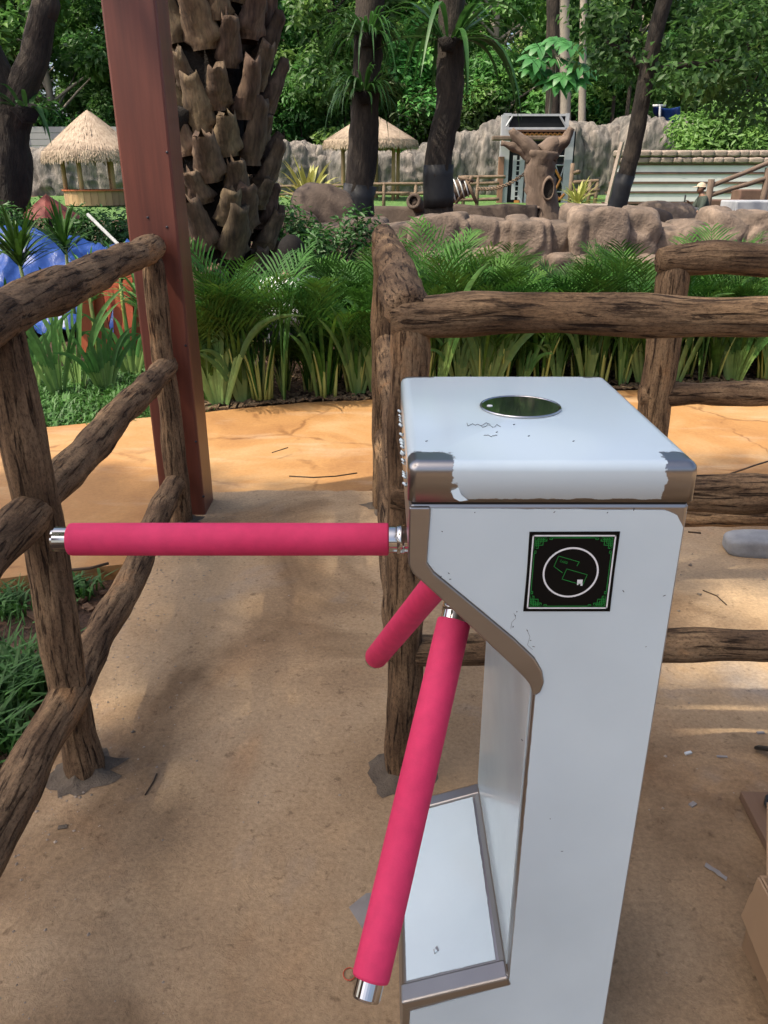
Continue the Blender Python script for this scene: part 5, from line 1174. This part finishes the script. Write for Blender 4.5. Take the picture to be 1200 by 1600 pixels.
skin_body('shirt', [hip + Vector((0, 0, .05)), ch, nk - Vector((0, 0, .05)), LS, LE, LE.lerp(LH, .3), RS_, RE, RE.lerp(RH, .3)], [(0, 1), (1, 2), (1, 3), (3, 4), (4, 5), (1, 6), (6, 7), (7, 8)], [.16, .165, .075, .085, .066, .058, .085, .066, .058], 'dark_shirt', pm)
skin_body('trousers', [hip, hip + Vector((0, -.10, 0)), LK, LK.lerp(LF, .75), hip + Vector((0, .10, 0)), RK, RK.lerp(RF, .75)], [(0, 1), (1, 2), (2, 3), (0, 4), (4, 5), (5, 6)], [.15, .115, .082, .066, .115, .082, .066], 'grey_trousers', pm)
part('hair', ell(hc + Vector((.018, 0, .012)), (.095, .083, .105), cut=-.35), 'hair', pm)
cp = ell(hc + Vector((.004, 0, .035)), (.112, .095, .105), cut=0.0); cp.tube([hc + Vector((-.09, 0, .045)), hc + Vector((-.20, -.02, .03))], [.07, .05], 10, flat=.12); part('cap', cp, 'cap', pm)
bevel(solo('phone', MB().box((RH.x - .10, RH.y - .03, RH.z - .0), (RH.x - .085, RH.y + .045, RH.z + .15)), 'rubber', 'black phone held up by the seated person', 'phone', RH, smooth=False), .004)
rs_ = rock(.42, .4, .22, 8.8, 3, 5, .08, .06); o = link('seat_rock', rs_, 'rim', None, (X0 + .12, Y, seat_z - .22)); tag(o, 'dark rock that the person with the cap sits on', 'rock')
o = link('seat_rock', rock(.5, .45, (seat_z - terr(Y)) * .5, 9.9, 3, 5, .05, .05), 'rim', None, (X0 - .05, Y + .05, terr(Y) + (seat_z - terr(Y)) * .28 - .05)); tag(o, 'lower dark rock under the seated person\'s feet', 'rock')
# crouching person in white behind the hedge, seen from behind
Y = 5.8; h2 = at(455, 398, Y); gz = .0
pm = thing('person', 'crouching person in a white shirt with dark head, half hidden behind the palm hedge', 'person', (h2.x, Y, gz))
X0 = h2.x; zc = h2.z; hip = Vector((X0 - .02, Y + .05, gz + .20)); ch = Vector((X0 - .01, Y, zc - .26)); nk = Vector((X0, Y, zc - .12)); hc = Vector((X0 + .01, Y - .01, zc))
LS, RS_ = ch + Vector((-.17, 0, .03)), ch + Vector((.17, 0, .03)); LE, RE = Vector((X0 - .24, Y + .16, gz + .26)), Vector((X0 + .24, Y + .16, gz + .26)); LH, RH = Vector((X0 - .12, Y + .36, gz + .22)), Vector((X0 + .12, Y + .36, gz + .22))
LK, RK = Vector((X0 - .16, Y + .38, gz + .42)), Vector((X0 + .16, Y + .38, gz + .42)); LF, RF = Vector((X0 - .13, Y + .1, gz + .06)), Vector((X0 + .13, Y + .1, gz + .06))
J = [hip, ch, nk, hc, LS, LE, LH, RS_, RE, RH, hip + Vector((-.1, 0, 0)), LK, LF, LF + Vector((0, .16, -.03)), hip + Vector((.1, 0, 0)), RK, RF, RF + Vector((0, .16, -.03))]
skin_body('body', J, Ed, Rd, 'skin', pm); part('head', head_mesh(hc, (.6, .7, -.1)), 'skin', pm)
skin_body('shirt', [hip + Vector((0, 0, .04)), ch, nk - Vector((0, 0, .02)), LS, LE, RS_, RE], [(0, 1), (1, 2), (1, 3), (3, 4), (1, 5), (5, 6)], [.17, .16, .08, .09, .07, .09, .07], 'white_shirt', pm)
skin_body('trousers', [hip, hip + Vector((-.1, 0, 0)), LK, LK.lerp(LF, .85), hip + Vector((.1, 0, 0)), RK, RK.lerp(RF, .85)], [(0, 1), (1, 2), (2, 3), (0, 4), (4, 5), (5, 6)], [.15, .11, .08, .06, .11, .08, .06], 'grey_trousers', pm)
part('hair', ell(hc + Vector((-.004, -.012, .012)), (.100, .108, .125), cut=-.75), 'hair', pm)

# ================================================================== SMALL THINGS ON THE FLOOR
def flat_rock(loc, r, seed, m, label, cat, name): o = link(name, rock(*r, seed, 4, 5, .12, .08), m, None, loc); return tag(o, label, cat)
p = gp(1185, 862); mb = MB()
o = flat_rock((p.x + .08, p.y, .028), (.20, .062, .038), 3.1, 'grey_stone', 'grey broken concrete piece lying on the floor at the right edge', 'concrete piece', 'concrete_piece'); o.rotation_euler.z = -.06
def floor_pt(x, y): return gp(x, y, 0)
rg = random.Random(15); mb = MB()
def pebble(mb, x, y, r, z=0.0):
    b = len(mb.v); q = [rg.uniform(.7, 1.3) for _ in range(6)]
    for d, k in zip(((1, 0, 0), (0, 1, 0), (-1, 0, 0), (0, -1, 0), (0, 0, .8), (0, 0, -.5)), q): mb.vert((x + d[0] * r * k, y + d[1] * r * k, z + r * .25 + d[2] * r * k * .8))
    for t in ((0, 1, 4), (1, 2, 4), (2, 3, 4), (3, 0, 4), (1, 0, 5), (2, 1, 5), (3, 2, 5), (0, 3, 5)): mb.face(*(b + i for i in t))
for i in range(1500):
    if rg.random() < .6: t = rg.random(); x = -.80 + abs(rg.gauss(0, .13)) - .05 * t; y = .75 + 2.3 * t
    else: x, y = rg.uniform(-.8, 2.0), rg.uniform(.7, 3.05)
    if XL - .03 < x < XR + .03 and YF - .03 < y < YB + .03: continue
    pebble(mb, x, y, .0012 + .0035 * rg.random() ** 3)
solo('grit', mb, 'pebble', 'loose grit and tiny stones scattered over the concrete floor', 'gravel', kind='stuff', smooth=False)
for (x, y, r, lb) in ((207, 1144, .007, 'small stone near the foot of the left fence post'), (1078, 884, .010, 'larger pebble right of the cabinet near the grey concrete piece'), (1092, 929, .008, 'pebble right of the sticker side of the cabinet'), (1122, 930, .005, 'small dark pebble right of the paler pebble'), (1194, 906, .006, 'white pebble at the right edge under the grey concrete piece'), (1060, 955, .006, 'pebble in the sunny patch right of the cabinet')):
    p = gp(x, y); m2 = MB(); pebble(m2, p.x, p.y, r); solo('pebble', m2, 'pebble', lb, 'pebble', (p.x, p.y, 0))
def stick(pts, r, label, m='twig', name='twig'):
    q = [gp(x, y) + Vector((0, 0, r)) for x, y in pts]; solo(name, MB().tube(q, r, 6), m, label, 'twig', q[0])
stick([(245, 1210), (240, 1222), (227, 1243)], .002, 'thin curved twig on the floor right of the left post foot')
stick([(1098, 923), (1120, 932), (1135, 946)], .002, 'thin dark twig right of the cabinet')
stick([(452, 745), (490, 747), (525, 745), (558, 740)], .003, 'long thin twig lying on the orange path')
stick([(1075, 832), (1095, 834)], .003, 'short pale twig by the cabinet edge under the right rails')
stick([(105, 893), (140, 890), (170, 882)], .005, 'dry stick on the soil left of the lane')
stick([(425, 708), (450, 700)], .0025, 'short twig in the middle of the orange path')
stick([(1140, 742), (1180, 728), (1200, 722)], .004, 'twig on the orange path seen between the right rails')
def chip(x, y, l, w_, h, a, m, label, name='debris'):
    p = gp(x, y); M_ = Matrix.Translation((p.x, p.y, 0)) @ Matrix.Rotation(a, 4, 'Z'); solo(name, MB().box((-l / 2, -w_ / 2, .0005), (l / 2, w_ / 2, h), M_), m, label, 'debris', (p.x, p.y, 0), smooth=False)
chip(1075, 1178, .017, .007, .005, .3, 'white_pipe', 'small white block in shadow right of the cabinet', 'plastic_bit'); chip(1128, 1183, .024, .005, .003, -.05, 'paper', 'pale crumpled strip on the shadowed floor at the right', 'paper_strip')
chip(1082, 1258, .016, .010, .004, .6, 'paper', 'tiny paper bit on the shadowed floor right of the column', 'paper_strip'); chip(98, 1293, .018, .010, .003, .2, 'mortar', 'dark grey flake of mortar below the left post foot', 'mortar_flake'); chip(1188, 1146, .018, .007, .004, .1, 'paper', 'pale crumpled bit at the right edge just inside the shadow line', 'paper_strip')
# plastic wrapper
p = gp(1115, 1365); mb = MB()
for j in range(4):
    for i in range(9): mb.vert((p.x - .012 + i * .0035 + j * .002, p.y + .016 - i * .0045 + j * .003, .002 + .007 * abs(noise.noise(Vector((i * .9, j * 1.3, 2))))))
for j in range(3):
    for i in range(8): mb.face(j * 9 + i, j * 9 + i + 1, (j + 1) * 9 + i + 1, (j + 1) * 9 + i)
solo('plastic_wrapper', mb, 'paper', 'thin crumpled clear wrapper on the floor right of the column', 'wrapper', (p.x, p.y, 0))
# grey paper scrap behind the near arm, red cable tie ring
q = [gp(x, y) for x, y in ((545, 1418), (572, 1398), (628, 1392), (625, 1440), (570, 1457))]
mb = MB().prism([(v.x, v.y) for v in q], lambda u, v, d: (u, v, d + .004 * noise.noise(Vector((u * 40, v * 40, 0)))), .0025, .0008); solo('paper_scrap', mb, 'paper', 'grey-mauve paper scrap half hidden behind the near pink arm', 'paper', (q[0].x, q[0].y, 0), smooth=False)
p = gp(546, 1523); solo('cable_tie', MB().tube([(p.x + .0105 * math.cos(a), p.y + .0115 * math.sin(a), .002) for a in [2 * math.pi * i / 30 for i in range(31)]], .0009, 5, cap=False), 'red_plastic', 'small red ring on the floor beside the near arm\'s end cap', 'ring', (p.x, p.y, 0))
# plywood board with black cable and bracket
bd_ = [gp(1154, 1248), gp(1200, 1332)]
M_ = Matrix.Translation((bd_[0].x, bd_[0].y, 0)) @ Matrix.Rotation(-.05, 4, 'Z')
bevel(solo('plywood_board', MB().box((0, -.30, .002), (.34, 0, .022), M_), 'plywood', 'brown plywood board lying at the right edge under black cable', 'board', (bd_[0].x, bd_[0].y, 0), smooth=False), .002)
g0 = bd_[0]; cb = [Vector((g0.x + .06 + .045 * math.cos(i * .55) + .012 * i * .2, g0.y - .07 + .05 * math.sin(i * .55), .028 + .0012 * i)) for i in range(34)]
solo('black_cable', MB().tube(cb, .0045, 8), 'rubber', 'coil of black cable on the plywood board at the right edge', 'cable', cb[0])
a, b = gp(1182, 1172), gp(1215, 1200); mb = MB(); mb.tube([a + Vector((0, 0, .008)), b + Vector((0, 0, .05)), b + Vector((.12, -.02, .05))], [.010, .012, .012], 6, flat=.5); solo('black_strap', mb, 'rubber', 'dark strap end reaching in from the right edge above the board', 'strap', a)
# cardboard box
cbx = thing('cardboard_box', 'open brown cardboard box with a hanging flap at the lower right edge', 'box', (.78, .83, 0))
x0, x1, y0, y1, hh = .632, .98, .66, .98, .17
for a, b in (((x0, y0, 0), (x1, y0 + .004, hh)), ((x0, y1 - .004, 0), (x1, y1, hh)), ((x0, y0 + .0045, 0), (x0 + .004, y1 - .0045, hh)), ((x1 - .004, y0 + .0045, 0), (x1, y1 - .0045, hh)), ((x0 + .0045, y0 + .0045, .001), (x1 - .0045, y1 - .0045, .006))):
    part('panel', MB().box(a, b), 'cardboard', cbx, False)
mb = MB().prism(ragged([(y0 + .01, 0), (y1 - .006, 0), (y1 - .02, .075), (y0 + .05, .10), (y0 + .02, .088)], .002, 4), lambda u, v, d: (x0 - .003 - v * .28 - d, u, hh + .002 - v * .95), 0, .0035); part('flap', mb, 'cardboard', cbx, False)
mb = MB().prism([(x0 + .01, 0), (x1 - .01, 0), (x1 - .03, .11), (x0 + .03, .11)], lambda u, v, d: (u, y1 + v * .7 - d, hh + .003 + v * .75), 0, .0035); part('flap', mb, 'cardboard', cbx, False)
